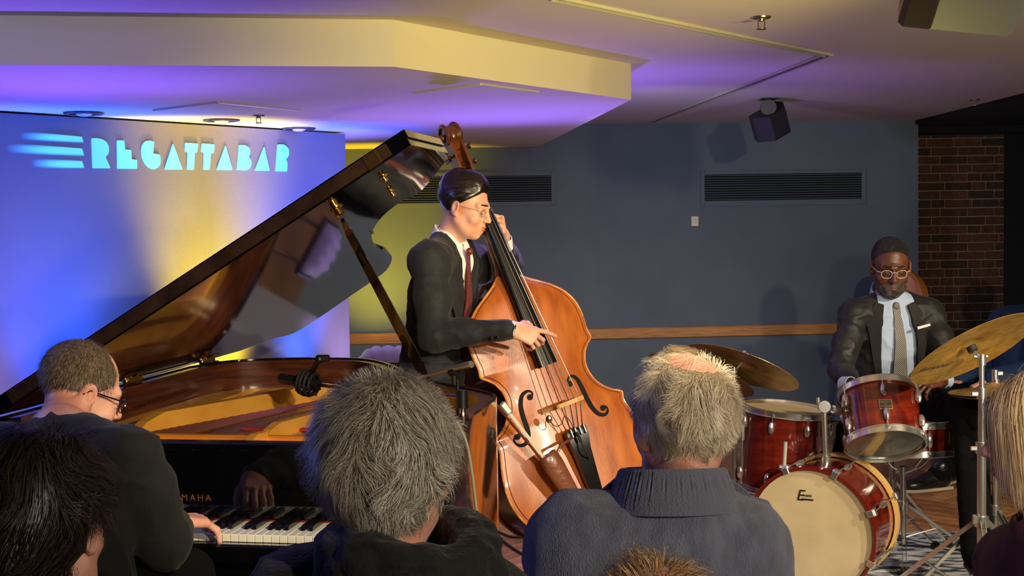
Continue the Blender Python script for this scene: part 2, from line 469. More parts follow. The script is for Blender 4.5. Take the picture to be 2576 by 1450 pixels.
for pts in ([(150, 228), (590, 270), (602, 318), (160, 296)], [(50, 312), (592, 355), (606, 408), (60, 395)], [(225, 422), (592, 444), (606, 494), (235, 498)]):
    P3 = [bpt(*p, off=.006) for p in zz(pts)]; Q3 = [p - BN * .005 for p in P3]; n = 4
    G().add(P3 + Q3, [(0, 1, 2, 3), (7, 6, 5, 4)] + [(i, i + n, (i + 1) % n + n, (i + 1) % n) for i in range(n)]).put('streak', m_str, projected_light, smooth=False)

# oak chair rail
m_oak = mat('oak_rail', (206, 142, 74), .45, rgb2=(150, 98, 48), scale=6, stretch=(1.2, 1.2, 26), detail=6, contrast=(.3, .7), coat=.2)
ra, rb = wall_at_x(-1.6), wall_at_x(2.38)
fr = Fr((ra + rb) / 2 * [1, 1, 0], x=WD, z=(0, 0, 1)); ln = np.linalg.norm((rb - ra)[:2])
rz = wallpt(1500, 841, .03)[2]
fw_ = fr.R[:, 1]; sgn = 1 if np.dot(fw_, WN) > 0 else -1
G().box((0, sgn * .0125, rz), (ln, .025, .078), fr, b=.006).put('trim_1', m_oak, smooth=False, kind='structure')

# vents
m_vent = mat('vent_paint', (84, 98, 117), .7); m_hole = mat('vent_dark', (8, 9, 12), .9)
def vent(x0, x1, y0, y1, px0, px1, py0, py1, label):
    A_, B_ = wallpt(x0, y0), wallpt(x1, y1); c = (A_ + B_) / 2; w = np.dot(B_ - A_, WD); h = A_[2] - B_[2]
    fr = Fr(c, x=WD, z=(0, 0, 1)); s = sgn
    C_, D_ = wallpt(px0, py0), wallpt(px1, py1); cc = fr.inv((C_ + D_) / 2); W_ = np.dot(D_ - C_, WD); H_ = C_[2] - D_[2]
    t = empty('wall_vent', c, label, 'vent', 'louvred vents on the blue wall')
    g = G(); t1 = (W_ - w) / 2; 
    lo, hi = cc[0] - W_ / 2, cc[0] + W_ / 2; zl, zh = cc[2] - H_ / 2, cc[2] + H_ / 2
    g.box(((lo - w / 2) / 2, s * .005, cc[2]), (-lo - w / 2, .01, H_), fr, b=.002); g.box(((hi + w / 2) / 2, s * .005, cc[2]), (hi - w / 2, .01, H_), fr, b=.002)
    g.box((0, s * .005, (zl - h / 2) / 2), (w, .01, -zl - h / 2), fr, b=.002); g.box((0, s * .005, (zh + h / 2) / 2), (w, .01, zh - h / 2), fr, b=.002)
    g.put('frame', m_blue, t, smooth=False)
    G().box((0, s * .0015, 0), (w, .002, h), fr).put('dark_opening', m_hole, t, smooth=False)
    n = 11
    for i in range(n):
        z = h / 2 - h * (i + .5) / n; k = h / n
        v = [(-w / 2, s * .002, z + k * .10), (w / 2, s * .002, z + k * .10), (w / 2, s * .016, z - k * .12), (-w / 2, s * .016, z - k * .12),
             (-w / 2, s * .002, z + k * .32), (w / 2, s * .002, z + k * .32), (w / 2, s * .016, z + k * .05), (-w / 2, s * .016, z + k * .05)]
        G().add(fr(v), [(0, 1, 2, 3), (4, 7, 6, 5), (3, 2, 6, 7), (0, 4, 5, 1), (0, 3, 7, 4), (1, 5, 6, 2)]).put('slat', m_vent, t, smooth=False)
vent(1772, 2167, 440, 500, 1761, 2178, 431, 514, 'long louvred vent on the blue wall above the thermostat, right of the bass')
vent(985, 1387, 447, 506, 975, 1398, 436, 516, 'long louvred vent on the blue wall partly hidden by the bassist and piano lid')
# thermostat
c = wallpt(1747, 557); fr = Fr(c, x=WD, z=(0, 0, 1))
t = empty('thermostat', c, 'small white thermostat box on the blue wall below the right vent', 'thermostat')
m_cream = mat('cream_plastic', (222, 214, 190), .4); 
G().box((0, sgn * .012, 0), (.055, .024, .074), fr, b=.005).put('housing', m_cream, t)
G().box((0, sgn * .0245, .006), (.034, .003, .04), fr, b=.001).put('display', mat('pale_grey_plastic', (180, 184, 178), .3), t)

# ceiling trims: L of a wall-partition track
m_track = mat('track_metal', (206, 200, 178), .35, .3); m_gap = mat('track_gap', (12, 11, 12), .8)
T0, T1, T2 = atz(1400, -6, CZ), atz(2078, 136, CZ), atz(1636, 307, CZ)
def track(a_, b_, name, lab):
    d = nrm((b_ - a_) * [1, 1, 0]); fr = Fr((a_ + b_) / 2, x=d, z=(0, 0, 1)); L_ = np.linalg.norm((b_ - a_)[:2])
    t = empty(name, (a_ + b_) / 2, lab, 'ceiling track')
    for s_ in (-1, 1): G().box((0, s_ * .019, -.005), (L_, .010, .012), fr, b=.002).put('rail', m_track, t, smooth=False)
    G().box((0, 0, -.001), (L_, .028, .003), fr).put('slot', m_gap, t, smooth=False)
track(T0, T1 + nrm(T1 - T0) * .03, 'ceiling_track', 'pale metal partition track running along the ceiling to its corner, brightly lit')
track(T1, T2, 'ceiling_track', 'partition track on the ceiling from the corner to the blue wall, in violet shade')
# narrow trims on the soffit; lit and shaded edges set by material
def strip(a_, b_, w, lab, m):
    d = nrm((b_ - a_) * [1, 1, 0]); fr = Fr((a_ + b_) / 2, x=d, z=(0, 0, 1)); L_ = np.linalg.norm((b_ - a_)[:2])
    return G().box((0, 0, -.004), (L_, w, .010), fr, b=.001).put('access_panel_trim', m, smooth=False, label=lab, cat='trim')
S = lambda x, y: atz(x, y, SZ)
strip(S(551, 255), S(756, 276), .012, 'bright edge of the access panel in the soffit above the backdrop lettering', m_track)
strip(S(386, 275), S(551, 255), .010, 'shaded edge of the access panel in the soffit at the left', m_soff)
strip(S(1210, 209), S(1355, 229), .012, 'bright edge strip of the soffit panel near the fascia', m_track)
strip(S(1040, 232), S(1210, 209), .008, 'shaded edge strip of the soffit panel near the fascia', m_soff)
# downlights
m_dl = mat('downlight_black', (18, 18, 26), .3, .5); m_dlr = mat('downlight_trim', (120, 112, 130), .25, .8)
for (x, y, r, lab) in ((211, 283, .085, 'leftmost of the three recessed downlights in the soffit'), (557, 301, .085, 'middle recessed downlight in the soffit, above the lettering'), (752, 322, .085, 'recessed downlight in the soffit nearest the backdrop corner')):
    c = S(x, y); t = empty('recessed_downlight', c, lab, 'downlight', 'recessed downlights over the backdrop'); fr = Fr(c - [0, 0, .0])
    G().ring(r, .008, -.002, 32, 8, fr).put('trim_ring', m_dlr, t)
    G().lathe([(0, -.004), (r * .92, -.004), (r * .92, .0)], 32, fr).put('baffle', m_dl, t)
    G().ball((0, 0, -.008), (r * .45, r * .45, .012), 12, fr).put('lamp', mat('lamp_glass', (190, 186, 200), .15, 0), t)
# sprinklers
m_chr = mat('chrome', (228, 228, 228), .2, 1.0); m_brs = mat('sprinkler_metal', (150, 135, 120), .3, .9)
for (x, y, z, s, lab) in ((1915, 42, CZ, 1, 'sprinkler head on the ceiling between the track and the speaker'), (650, 290, SZ, .9, 'small sprinkler head on the violet soffit'), (2452, 250, CZ, .9, 'small sprinkler head near the dark ceiling edge')):
    c = atz(x, y, z); fr = Fr(c); t = empty('sprinkler', c, lab, 'sprinkler')
    G().lathe([(.034 * s, 0), (.032 * s, -.006 * s), (.012 * s, -.008 * s), (.010 * s, -.016 * s), (0, -.016 * s)], 20, fr).put('escutcheon', m_brs, t)
    G().rod(fr((.012 * s, 0, -.012 * s)), fr((.010 * s, 0, -.04 * s)), .0025 * s, 6).rod(fr((-.012 * s, 0, -.012 * s)), fr((-.010 * s, 0, -.04 * s)), .0025 * s, 6).put('frame', m_brs, t)
    G().lathe([(0, -.046 * s), (.017 * s, -.044 * s), (.017 * s, -.039 * s), (0, -.039 * s)], 16, fr).put('deflector', m_brs, t)

# bricks
m_brick = [mat('brick_%d' % i, c, .85, rgb2=c2_, scale=30, bump=.5, bscale=80) for i, (c, c2_) in enumerate((((88, 52, 36), (62, 38, 28)), ((76, 46, 32), (54, 34, 26)), ((66, 42, 32), (46, 32, 28)), ((96, 54, 36), (70, 42, 28))))]
m_mortar = mat('mortar', (128, 112, 96), .95, bump=.4, bscale=90)
YB = 10.25
bl, br = at(2311, 600, YB), at(2525, 600, YB); brick_x0, brick_x1 = bl[0], br[0]
wr = bx('wall_right', (W1[0] - .02, YB, 0), (brick_x1, YB + .12, CZ - .03), m_mortar, kind='structure')
bx('wall_end', (brick_x1, YB - .02, 0), (6, YB + .1, CZ - .05), m_dark, kind='structure', label='black wall standing in for the dark opening beyond the brick')  # near-black paint stands in for the darkness of an opening
bx('trim_2', (W1[0] + .02, YB - .35, CZ - .075), (6, YB + .1, CZ - .03), m_dark, kind='structure', label='dark beam above the brick')
rowh = .0677; z = .0; row = 0; rr = random.Random(3); bcache = {}
while z < CZ - .09:
    x = brick_x0 - .04 + (-.07 if row % 2 else 0) ; k = 0
    while x < brick_x1:
        L_ = .2 if rr.random() < .72 else .096
        x0, x1 = max(x, W1[0] + .002), min(x + L_, brick_x1)
        if x1 - x0 > .03:
            j = rr.uniform(-.003, .003)
            G().box(((x0 + x1) / 2, YB - .004 + j, z + rowh / 2), (x1 - x0, .022, rowh - .011 + rr.uniform(-.002, .002)), b=.004).put('brick', m_brick[rr.randrange(4)], wr, smooth=False)
        x += L_ + .011
    z += rowh; row += 1

# floor planks, herringbone; the region the photograph shows
m_pl = [mat('parquet_%d' % i, c, .38, rgb2=c2_, scale=5, stretch=(3, 3, 3), detail=6, coat=.15) for i, (c, c2_) in enumerate((((196, 144, 92), (160, 108, 66)), ((176, 124, 76), (144, 96, 58)), ((208, 156, 100), (176, 122, 76))))]
fl = bpy.data.objects['floor']
Lp, Wp = .42, .084; inst = []
c45 = math.cos(math.pi / 4)
for i in range(-60, 90):
    for j in range(-30, 60):
        for o_ in (0, 1):
            # herringbone lattice
            ux = i * Wp + j * Lp; uy = i * Wp - j * Lp
            if o_ == 0: cx_, cy_, hor = ux + Lp / 2, uy + Wp / 2, 1
            else: cx_, cy_, hor = ux + Wp / 2, uy + Wp + Lp / 2, 0
            X = (cx_ - cy_) * c45 + .5; Y = (cx_ + cy_) * c45
            if -1.6 < X < 3.6 and 4.2 < Y < 9.6: inst.append((X, Y, hor))
def vis(p):
    px = CX + F_PX * p[0] / p[1]; py = 555 + F_PX * 1.5 / p[1]
    if 1190 < px < 1440 and 1230 < py < 1480: return 0
    if 1840 < px < 1960 and 1040 < py < 1300: return 1
    if 2190 < px < 2560 and 1130 < py < 1400: return 0
    return 5
inst.sort(key=lambda p: (vis(p), p[1])); meshes = {}
def plank_geo(g, X, Y, hor):
    a_ = math.pi / 4 if hor else -math.pi / 4
    fr = Fr((X, Y, -.006), x=(math.cos(a_), math.sin(a_), 0), z=(0, 0, 1)); g.box((0, 0, 0), (Lp - .004, Wp - .004, .012), fr, b=.0015); return g
for n_, (X, Y, hor) in enumerate(inst[:290]):
    key = (hor, n_ % 3)
    if key not in meshes:
        o = plank_geo(G(), 0, 0, hor).put('plank', m_pl[n_ % 3], fl, smooth=False); meshes[key] = o.data
        for v in o.data.vertices: v.co += Vector(ORG['floor'])
        o.location = tuple(A(X, Y, 0) - ORG['floor'])
    else:
        o = bpy.data.objects.new('plank', meshes[key]); COL.objects.link(o); o.parent = fl; o.location = tuple(A(X, Y, 0) - ORG['floor'])
g = G()
for (X, Y, hor) in inst[290:]: plank_geo(g, X, Y, hor)
g.put('planks', m_pl[1], fl, smooth=False, kind='stuff')

# loudspeakers
m_spk = mat('speaker_black', (26, 27, 30), .5, bump=.2, bscale=200); m_spk2 = mat('speaker_grille', (92, 94, 84), .45, bump=.3, bscale=400)
c = at(1938, 300, 7.7)
t = empty('loudspeaker', c, 'small black loudspeaker tilted down from the ceiling in front of the blue wall', 'speaker')
fr = Fr(c - [0, 0, .01], x=nrm((.86, .42, .18)), z=nrm((-.3, -.42, .86)))
poly = [(-.1, .055), (.1, .055), (.115, 0), (.06, -.085), (-.06, -.085), (-.115, 0)]
G().prism(poly, -.085, .07, fr).put('cabinet', m_spk, t, smooth=False)
G().box((0, -.086, -.008), (.12, .01, .14), fr, b=.003).put('grille', mat('speaker_cloth', (18, 20, 24), .7), t)
top = A(c[0] - .01, c[1], CZ)
G().box(top - [0, 0, .004], (.09, .09, .008), b=.002).rod(top, top - [0, 0, .05], .018, 12).put('ceiling_bracket', m_spk, t)
G().lathe([(0, .0), (.045, 0), (.05, .01), (.045, .03), (0, .03)], 18, Fr(c + [-.02, -.05, .06], z=nrm((-.2, -1, .1)))).rod(top - [0, 0, .04], c + [-.02, -.02, .05], .02, 10).put('swivel', m_spk2 if False else mat('speaker_dark_grey', (58, 60, 58), .5), t)
c = at(2425, 38, 3.4)
t = empty('loudspeaker', c, 'larger grey-green loudspeaker hanging close by at the top right', 'speaker')
fr = Fr(c + [0, 0, .02], x=nrm((.95, -.2, -.2)), z=nrm((.2, .45, .87)))
G().box((0, 0, .05), (.285, .2, .13), fr, b=.016).put('cabinet', mat('speaker_olive', (104, 106, 94), .4, bump=.06), t)
G().box((-.105, -.006, .047), (.095, .196, .134), fr, b=.014).put('side_cheek', mat('speaker_brown_black', (30, 26, 22), .4), t)
G().box((.0, .0, .13), (.12, .06, .06), fr, b=.005).rod(fr((0, 0, .14)), A(*(fr((0, 0, .14))[:2]), CZ), .02, 10).put('ceiling_bracket', m_spk, t)

# ---------------------------------------------------------------- text helper
def text_geo(s, size, fr, depth=.001, shear=0, spacing=1.0):
    """fr: x = reading direction, y = up, z = out of the surface; centred"""
    cu = bpy.data.curves.new('t', 'FONT'); cu.body = s; cu.size = size; cu.extrude = depth / 2; cu.align_x = 'CENTER'; cu.align_y = 'CENTER'
    cu.shear = shear; cu.space_character = spacing; cu.resolution_u = 3
    o = bpy.data.objects.new('t', cu); COL.objects.link(o)
    me = bpy.data.meshes.new_from_object(o.evaluated_get(bpy.context.evaluated_depsgraph_get()))
    v = np.array([tuple(p.co) for p in me.vertices]); f = [tuple(p.vertices) for p in me.polygons]
    bpy.data.objects.remove(o); bpy.data.curves.remove(cu); bpy.data.meshes.remove(me)
    return G().add(fr(v), f)

# ---------------------------------------------------------------- grand piano
th = math.radians(10); al = math.radians(31)
pu = A(math.cos(th), -math.sin(th), 0); pv = A(math.sin(th), math.cos(th), 0)
PH = atz(340, 962, .97); PO = A(PH[0], PH[1], 0); PF = Fr(PO, R=np.stack([pu, pv, A(0, 0, 1)], 1))
m_blk = mat('piano_lacquer', (6, 6, 8), .04, coat=1, spec=.6)
m_mah = mat('mahogany', (84, 40, 25), .24, rgb2=(48, 22, 14), scale=5, stretch=(1, 1, 14), detail=8, coat=.6)
m_gold = mat('gold_plate', (236, 176, 76), .34, .3, rgb2=(222, 156, 60), scale=7, coat=.2)
m_gold2 = mat('gold_flange', (214, 134, 52), .4, .3)
m_sb = mat('soundboard', (150, 98, 52), .35, rgb2=(126, 78, 40), scale=8, stretch=(8, 1, 1), coat=.4)
m_cop = mat('copper_string', (214, 140, 96), .3, .9); m_steel = mat('steel_string', (200, 196, 184), .25, 1)
m_brass = mat('brass', (232, 190, 92), .16, 1.0); m_brass_d = mat('hinge_brass', (120, 88, 52), .3, .9)
m_iv = mat('key_white', (232, 228, 214), .25, coat=.3); m_eb = mat('key_black', (12, 12, 14), .25, coat=.5)
m_red = mat('red_felt', (150, 22, 26), .9); m_felt = mat('damper_white', (225, 222, 214), .8)
piano = empty('grand_piano', PF((.6, -.2, 0)), 'black lacquered grand piano with its lid propped open, gold plate inside', 'piano')
curve = [(1.345, -.42), (1.31, -.26), (1.19, -.11), (1.02, .09), (.9, .29), (.79, .5), (.69, .66), (.58, .76), (.42, .79), (.24, .765), (.1, .7), (.025, .6)]
oc = [tuple(p) for p in spline(curve, 5)]
outer = [(-.01, -.86), (1.345, -.86)] + oc + [(-.01, .45)]
def inset(poly, d):
    P_ = np.array(poly); n = len(P_); ar = sum(P_[i][0] * P_[(i + 1) % n][1] - P_[(i + 1) % n][0] * P_[i][1] for i in range(n)); s = 1 if ar > 0 else -1
    out = []
    for i in range(n):
        a_, b_, c_ = P_[i - 1], P_[i], P_[(i + 1) % n]; e1 = (b_ - a_) / np.linalg.norm(b_ - a_); e2 = (c_ - b_) / np.linalg.norm(c_ - b_)
        n1 = A(-e1[1], e1[0]) * s; n2 = A(-e2[1], e2[0]) * s; m_ = nrm(n1 + n2); out.append(b_ + m_ * d / max(.5, np.dot(m_, n1)))
    return [tuple(p) for p in out]
def shell(o_, i_, z0, z1, fr, skip=None):
    """open-topped band between two outlines (no front side)"""
    n = len(o_); g = G(); v = [(*p, z0) for p in o_] + [(*p, z1) for p in o_] + [(*p, z1) for p in i_] + [(*p, z0) for p in i_]
    f = []
    for i in range(n):
        if skip is not None and i == skip: continue
        j = (i + 1) % n; f += [(i, j, n + j, n + i), (n + i, n + j, 2 * n + j, 2 * n + i), (2 * n + i, 2 * n + j, 3 * n + j, 3 * n + i), (3 * n + i, 3 * n + j, j, i)]
    return g.add(fr(v), f)
in1 = inset(outer, .012); in2 = inset(outer, .055); in3 = inset(outer, .12)
shell(outer, in1, .60, .975, PF, 0).put('outer_rim', m_blk, piano, sharp=30)
shell(inset(outer, .012), in2, .60, .970, PF, 0).put('inner_rim', m_mah, piano, sharp=30)
G().prism(in2, .60, .62, PF).put('bottom_frame', m_blk, piano, smooth=False)
G().prism(in2, .79, .80, PF).put('soundboard', m_sb, piano, smooth=False)
G().prism(inset(outer, .13), .836, .850, PF).put('gold_plate', m_gold, piano, smooth=False)
for pl_ in ([(.34, -.46), (.62, -.46), (.80, .16), (.74, .38), (.66, .44)], [(.70, -.46), (.98, -.46), (1.02, -.14), (.90, .08), (.86, .10)]): G().prism(pl_, .848, .853, PF).put('soundboard_window', m_sb, piano, smooth=False)
# plate: frame ring + front web + struts
g = shell(in2, inset(outer, .135), .83, .862, PF, 0); g.put('plate_frame', m_gold, piano, sharp=30)
G().box((.667, -.655, .842), (1.22, .31, .02), PF).put('pin_web', m_gold, piano, smooth=False)
G().box((.68, -.50, .845), (1.2, .03, .06), PF, b=.006).put('agraffe_flange', m_gold2, piano, smooth=False)
def bar(a_, b_, z0, z1, w, name, m):
    a_, b_ = A(*a_, 0), A(*b_, 0); d = b_ - a_; L_ = np.linalg.norm(d); d /= L_; n_ = A(-d[1], d[0], 0) * w / 2
    pts = []
    for t, hh in ((0, .35), (.05, .75), (.12, 1), (.88, 1), (.96, .8), (1, .4)):
        c = a_ + d * L_ * t; zz_ = z0 + (z1 - z0) * hh
        pts += [c - n_ + [0, 0, z0], c + n_ + [0, 0, z0], c + n_ * .8 + [0, 0, zz_], c - n_ * .8 + [0, 0, zz_]]
    f = [(3, 2, 1, 0), (20, 21, 22, 23)]
    for i in range(5):
        for j in range(4): j2 = (j + 1) % 4; f.append((i * 4 + j, i * 4 + j2, i * 4 + 4 + j2, i * 4 + 4 + j))
    return G().add(PF(pts), f).put(name, m, piano, smooth=False)
bar((.22, -.49), (.60, .48), .84, .925, .05, 'strut', m_gold)
bar((.20, -.40), (.20, .60), .84, .885, .075, 'strut', m_gold)
bar((.64, -.49), (.80, .22), .84, .90, .035, 'strut', m_gold)
bar((1.0, -.49), (1.05, -.06), .84, .90, .035, 'strut', m_gold)
bar((.06, -.52), (.10, .52), .84, .866, .09, 'strut', m_gold)
for u_ in (.27, .66, 1.0):
    v = [(u_ - .012, -.80, .84), (u_ + .012, -.80, .84), (u_ + .012, -.515, .84), (u_ - .012, -.515, .84), (u_ - .012, -.60, .895), (u_ + .012, -.60, .895), (u_ + .012, -.515, .89), (u_ - .012, -.515, .89)]
    G().add(PF(v), [(3, 2, 1, 0), (4, 5, 6, 7), (0, 1, 5, 4), (2, 3, 7, 6), (1, 2, 6, 5), (0, 4, 7, 3)]).put('gusset', m_gold, piano, smooth=False)
G().add(*(lambda v: (PF(v), [(0, 1, 2, 3), (4, 7, 6, 5)] + [(i, i + 4, (i + 1) % 4 + 4, (i + 1) % 4) for i in range(4)]))([(.24, -.30, .826), (.66, .30, .826), (.60, .56, .826), (.18, .40, .826), (.24, -.30, .82), (.66, .30, .82), (.60, .56, .82), (.18, .40, .82)])).put('bass_bridge', m_sb, piano, smooth=False)
g = G(); g2 = G()
def inside_v(u_):  # tail limit of strings at given u
    us = np.array([p[0] for p in curve]); vs = np.array([p[1] for p in curve]); o_ = np.argsort(us); return float(np.interp(u_, us[o_], vs[o_])) - .14
for i in range(46):
    t = i / 45; u0 = .10 + .3 * t; u1 = .16 + .50 * t
    g.rod(PF((u0, -.5, .872)), PF((u1, min(.58, inside_v(min(u1, .98))), .868)), .0019, 4)
for i in range(84):
    t = i / 83; u0 = .42 + .84 * t; u1 = min(u0 - .10 + .05 * t, 1.2); g2.rod(PF((u0, -.5, .856)), PF((u1, max(inside_v(max(u1, .25)), -.42), .854)), .0011, 4)
g.put('bass_strings', m_cop, piano, kind='stuff'); g2.put('treble_strings', m_steel, piano, kind='stuff')
for i in range(12, 30):
    u_ = .56 + i * .0235
    G().box((u_, -.40, .885), (.011, .05, .02), PF, b=.002).put('damper', m_eb, piano, smooth=False)
G().box((.90, -.37, .866), (.16, .012, .010), PF).put('damper_felt', m_felt, piano, smooth=False)
G().box((.86, -.30, .862), (.7, .02, .008), PF).put('string_felt', m_red, piano, smooth=False)
# front: shelf, fallboard, keybed, arms
G().box((.667, -.84, .902), (1.26, .045, .026), PF, b=.005).put('stretcher', m_blk, piano, smooth=False)
G().box((.667, -.852, .80), (1.25, .02, .20), PF, b=.004).put('fallboard', m_blk, piano, smooth=False)
G().box((.667, -.95, .625), (1.355, .26, .05), PF, b=.006).put('keybed', m_blk, piano, smooth=False)
G().box((.667, -1.065, .655), (1.355, .03, .07), PF, b=.006).put('key_slip', m_blk, piano, smooth=False)
for u_ in (.02, 1.31):
    pr_ = [(-1.09, .60), (-.86, .60), (-.86, .975), (-.90, .972), (-.955, .93), (-.99, .84), (-1.03, .79), (-1.085, .775)]
    fr = Fr(PF((u_ - .03, 0, 0)), R=np.stack([pv, A(0, 0, 1), pu], 1)); G().prism(pr_, 0, .065, fr).put('arm', m_blk, piano, smooth=False)
for u_ in (.075, 1.265): G().box((u_, -.955, .68), (.045, .19, .07), PF, b=.012).put('key_block', m_blk, piano, smooth=False)
KP = .02215; K0 = .667 - 26 * KP; base = ORG[piano.name]; wk = bk = None
for i in range(52):
    u_ = K0 + (i + .5) * KP
    if wk is None:
        wk = G().box(PF((u_, -.955, .695)) * 0, (KP - .0014, .15, .02), Fr(R=PF.R), b=.0012).put('white_key', m_iv, piano, smooth=False); wk.data.transform(Matrix.Translation(Vector(base))); k = wk
    else: k = wk.copy(); COL.objects.link(k); k.parent = piano
    k.location = tuple(PF((u_, -.955, .695)) - base); ORG[k.name] = base
    if i % 7 in (0, 2, 3, 5, 6) and i < 51:
        if bk is None:
            bk = G().prism([(-.05, 0), (.05, 0), (.05, .013), (-.040, .013), (-.047, .008)], -.0052, .0052, Fr(R=np.stack([pv, A(0, 0, 1), pu], 1))).put('black_key', m_eb, piano, smooth=False); bk.data.transform(Matrix.Translation(Vector(base))); k = bk
        else: k = bk.copy(); COL.objects.link(k); k.parent = piano
        k.location = tuple(PF((u_ + KP / 2, -.925, .705)) - base); ORG[k.name] = base
G().box((.667, -.866, .7035), (1.15, .006, .004), PF).put('felt_strip', m_red, piano, smooth=False)
# maker lettering on the fallboard
nfr = onplane(475, 1253, PF((.6, -.8625, 0)), pv)
text_geo('YAMAHA', .0245, Fr(nfr + A(0, 0, 0), R=np.stack([pu, A(0, 0, 1), -pv], 1)), .0008, spacing=1.45).put('maker_lettering', mat('gold_leaf', (220, 140, 70), .3, .8), piano, smooth=False)
# legs and pedal lyre
for u_, v_ in ((.10, -.86), (1.24, -.86), (.42, .55)):
    G().lathe([(0, .60), (.065, .60), (.065, .56), (.05, .54), (.042, .12), (.05, .09), (.03, .07), (.0, .07)], 8, Fr(PF((u_, v_, 0)))).put('leg', m_blk, piano, sharp=30)
    G().rod(PF((u_ - .012, v_, .035)), PF((u_ + .012, v_, .035)), .035, 14).put('caster', m_brass, piano)
G().box((.62, -.78, .33), (.03, .03, .52), PF).box((.74, -.78, .33), (.03, .03, .52), PF).box((.68, -.78, .085), (.24, .12, .06), PF, b=.01).put('pedal_lyre', m_blk, piano, smooth=False)
for u_ in (.63, .68, .73): G().box((u_, -.87, .075), (.022, .10, .01), PF, b=.004).put('pedal', m_brass, piano)

# lid, in its own plane
lw = pu * math.cos(al) + A(0, 0, math.sin(al)); ln_ = np.cross(lw, pv); LH = PH + A(0, 0, .01)
LF = Fr(LH, R=np.stack([lw, pv, ln_], 1))
def lidpt(x, y): q = LF.inv(onplane(x, y, LH, ln_)); return (q[0], q[1])
if LF.R[2, 2] < 0: raise ValueError
wmax = lidpt(1138, 388)[0]
fold = -.845
cv = [lidpt(*p) for p in ((1105, 440), (1060, 480), (1008, 508), (962, 545), (938, 580), (936, 603), (950, 624), (975, 635), (986, 650), (972, 680), (930, 712), (880, 746), (810, 795), (740, 838), (680, 866), (620, 893))]
print('LID', [tuple(round(float(a_), 2) for a_ in p) for p in cv], wmax)
lc = [tuple(p) for p in spline([(wmax, -.36)] + cv[1:14] + [(.06, 1.2), (.01, .95)], 4)]
lid_poly = [(0, fold), (wmax, fold), (wmax, -.40)] + lc[1:] + [(-.0, .6)]
G().prism(lid_poly, .0, .022, LF).put('lid', m_blk, piano, smooth=False)
lid_o = [o for o in bpy.data.objects if o.name == 'lid'][0]
G().prism([(-.02, fold + .002), (wmax + .005, fold + .002), (wmax + .005, -.42), (-.02, -.42)], .0228, .046, LF).put('front_flap', m_blk, piano, smooth=False)
g = G().box((wmax * .5, fold - .003, .023), (wmax * .92, .006, .036), LF, b=.001); hg = g.put('long_hinge', mat('long_hinge_metal', (84, 58, 42), .35, .7, rgb2=(60, 40, 30), scale=12), piano, smooth=False)
g = G()
for i in range(30):
    for zz_ in (.013, .033): g.ball((.08 + i * (wmax - .16) / 29, fold - .006, zz_), .0028, 6, LF)
g.put('hinge_screws', m_brass_d, hg, kind='stuff')
G().box((wmax - .11, fold - .006, .022), (.045, .008, .04), LF, b=.003).put('lid_catch', m_brass_d, piano)
def low(x, y, d=0): q = onplane(x, y, LH, ln_); return q - ln_ * d
for (x, y) in ((963, 444), (983, 482)):
    c = low(x, y); fr = Fr(c, z=-ln_, x=lw); G().lathe([(.016, 0), (.016, .002), (.006, .003), (.005, .008), (.010, .011), (.009, .016), (0, .018)], 16, fr).put('lid_hook', m_brass, piano)
c = low(845, 524); fr = Fr(c, z=-ln_, x=lw); G().lathe([(.022, 0), (.022, .003), (.013, .005), (.014, .022), (.010, .026), (0, .022)], 18, fr).put('prop_cup', m_brass, piano)
for (x, y) in ((935, 583), (962, 628)): G().ball(low(x, y, .004), .006, 8).put('rubber_button', mat('rubber', (70, 66, 60), .6), piano)
pt = low(848, 532, .03); pb = PF((1.02, .06, .975))
ax_ = nrm(pt - pb); sd = nrm(np.cross(ax_, _fw)); bk_ = np.cross(ax_, sd); v = []
for p, w in ((pb, .022), (pb + (pt - pb) * .1, .034), (pb + (pt - pb) * .5, .030), (pt - ax_ * .05, .022), (pt, .010)):
    v += [p + sd * w / 2 + bk_ * .008, p - sd * w / 2 + bk_ * .008, p - sd * w / 2 - bk_ * .008, p + sd * w / 2 - bk_ * .008]
f = [(3, 2, 1, 0), (16, 17, 18, 19)] + [(i * 4 + j, i * 4 + (j + 1) % 4, i * 4 + 4 + (j + 1) % 4, i * 4 + 4 + j) for i in range(4) for j in range(4)]
G().add(v, f).put('lid_prop', m_blk, piano, smooth=False)
for (x, y) in ((338, 962), (497, 912)):
    c = atz(x, y, .975); q = PF.inv(c); g = G(); u0 = .012
    g.rod(PF((u0, q[1] - .045, .983)), PF((u0, q[1] + .045, .983)), .011, 12); g.ball(PF((u0, q[1] - .05, .983)), .013, 10).ball(PF((u0, q[1] + .05, .983)), .013, 10)
    g.box((u0 + .018, q[1], .977), (.03, .08, .004), PF, b=.001); g.box((.03, 0, -.002), (.05, .07, .004), Fr(LH + pv * q[1], R=LF.R), b=.001)
    h = g.put('lid_hinge', m_brass, piano); g = G()
    for a_, b_ in ((.02, -.03), (.02, -.065), (.045, -.06)): g.ball(PF((in2[0][0] + .002 if False else .047, q[1] + a_, .97 + b_)), (.0035, .0035, .0035), 6)
    g.put('screw', m_brass, h)

# piano bench
m_leather = mat('bench_leather', (14, 14, 16), .35, bump=.2, bscale=120)
t = empty('piano_bench', PF((.50, -1.55, 0)), 'black piano bench under the pianist', 'bench'); BF = Fr(PF((.50, -1.55, 0)), R=PF.R)
G().box((0, 0, .46), (.62, .34, .07), BF, b=.02).put('cushion', m_leather, t); G().box((0, 0, .40), (.6, .32, .05), BF, b=.004).put('frame', m_blk, t, smooth=False)
for a_ in (-.26, .26):
    for b_ in (-.12, .12): G().box((a_, b_, .19), (.045, .045, .38), BF, b=.005).put('leg', m_blk, t, smooth=False)

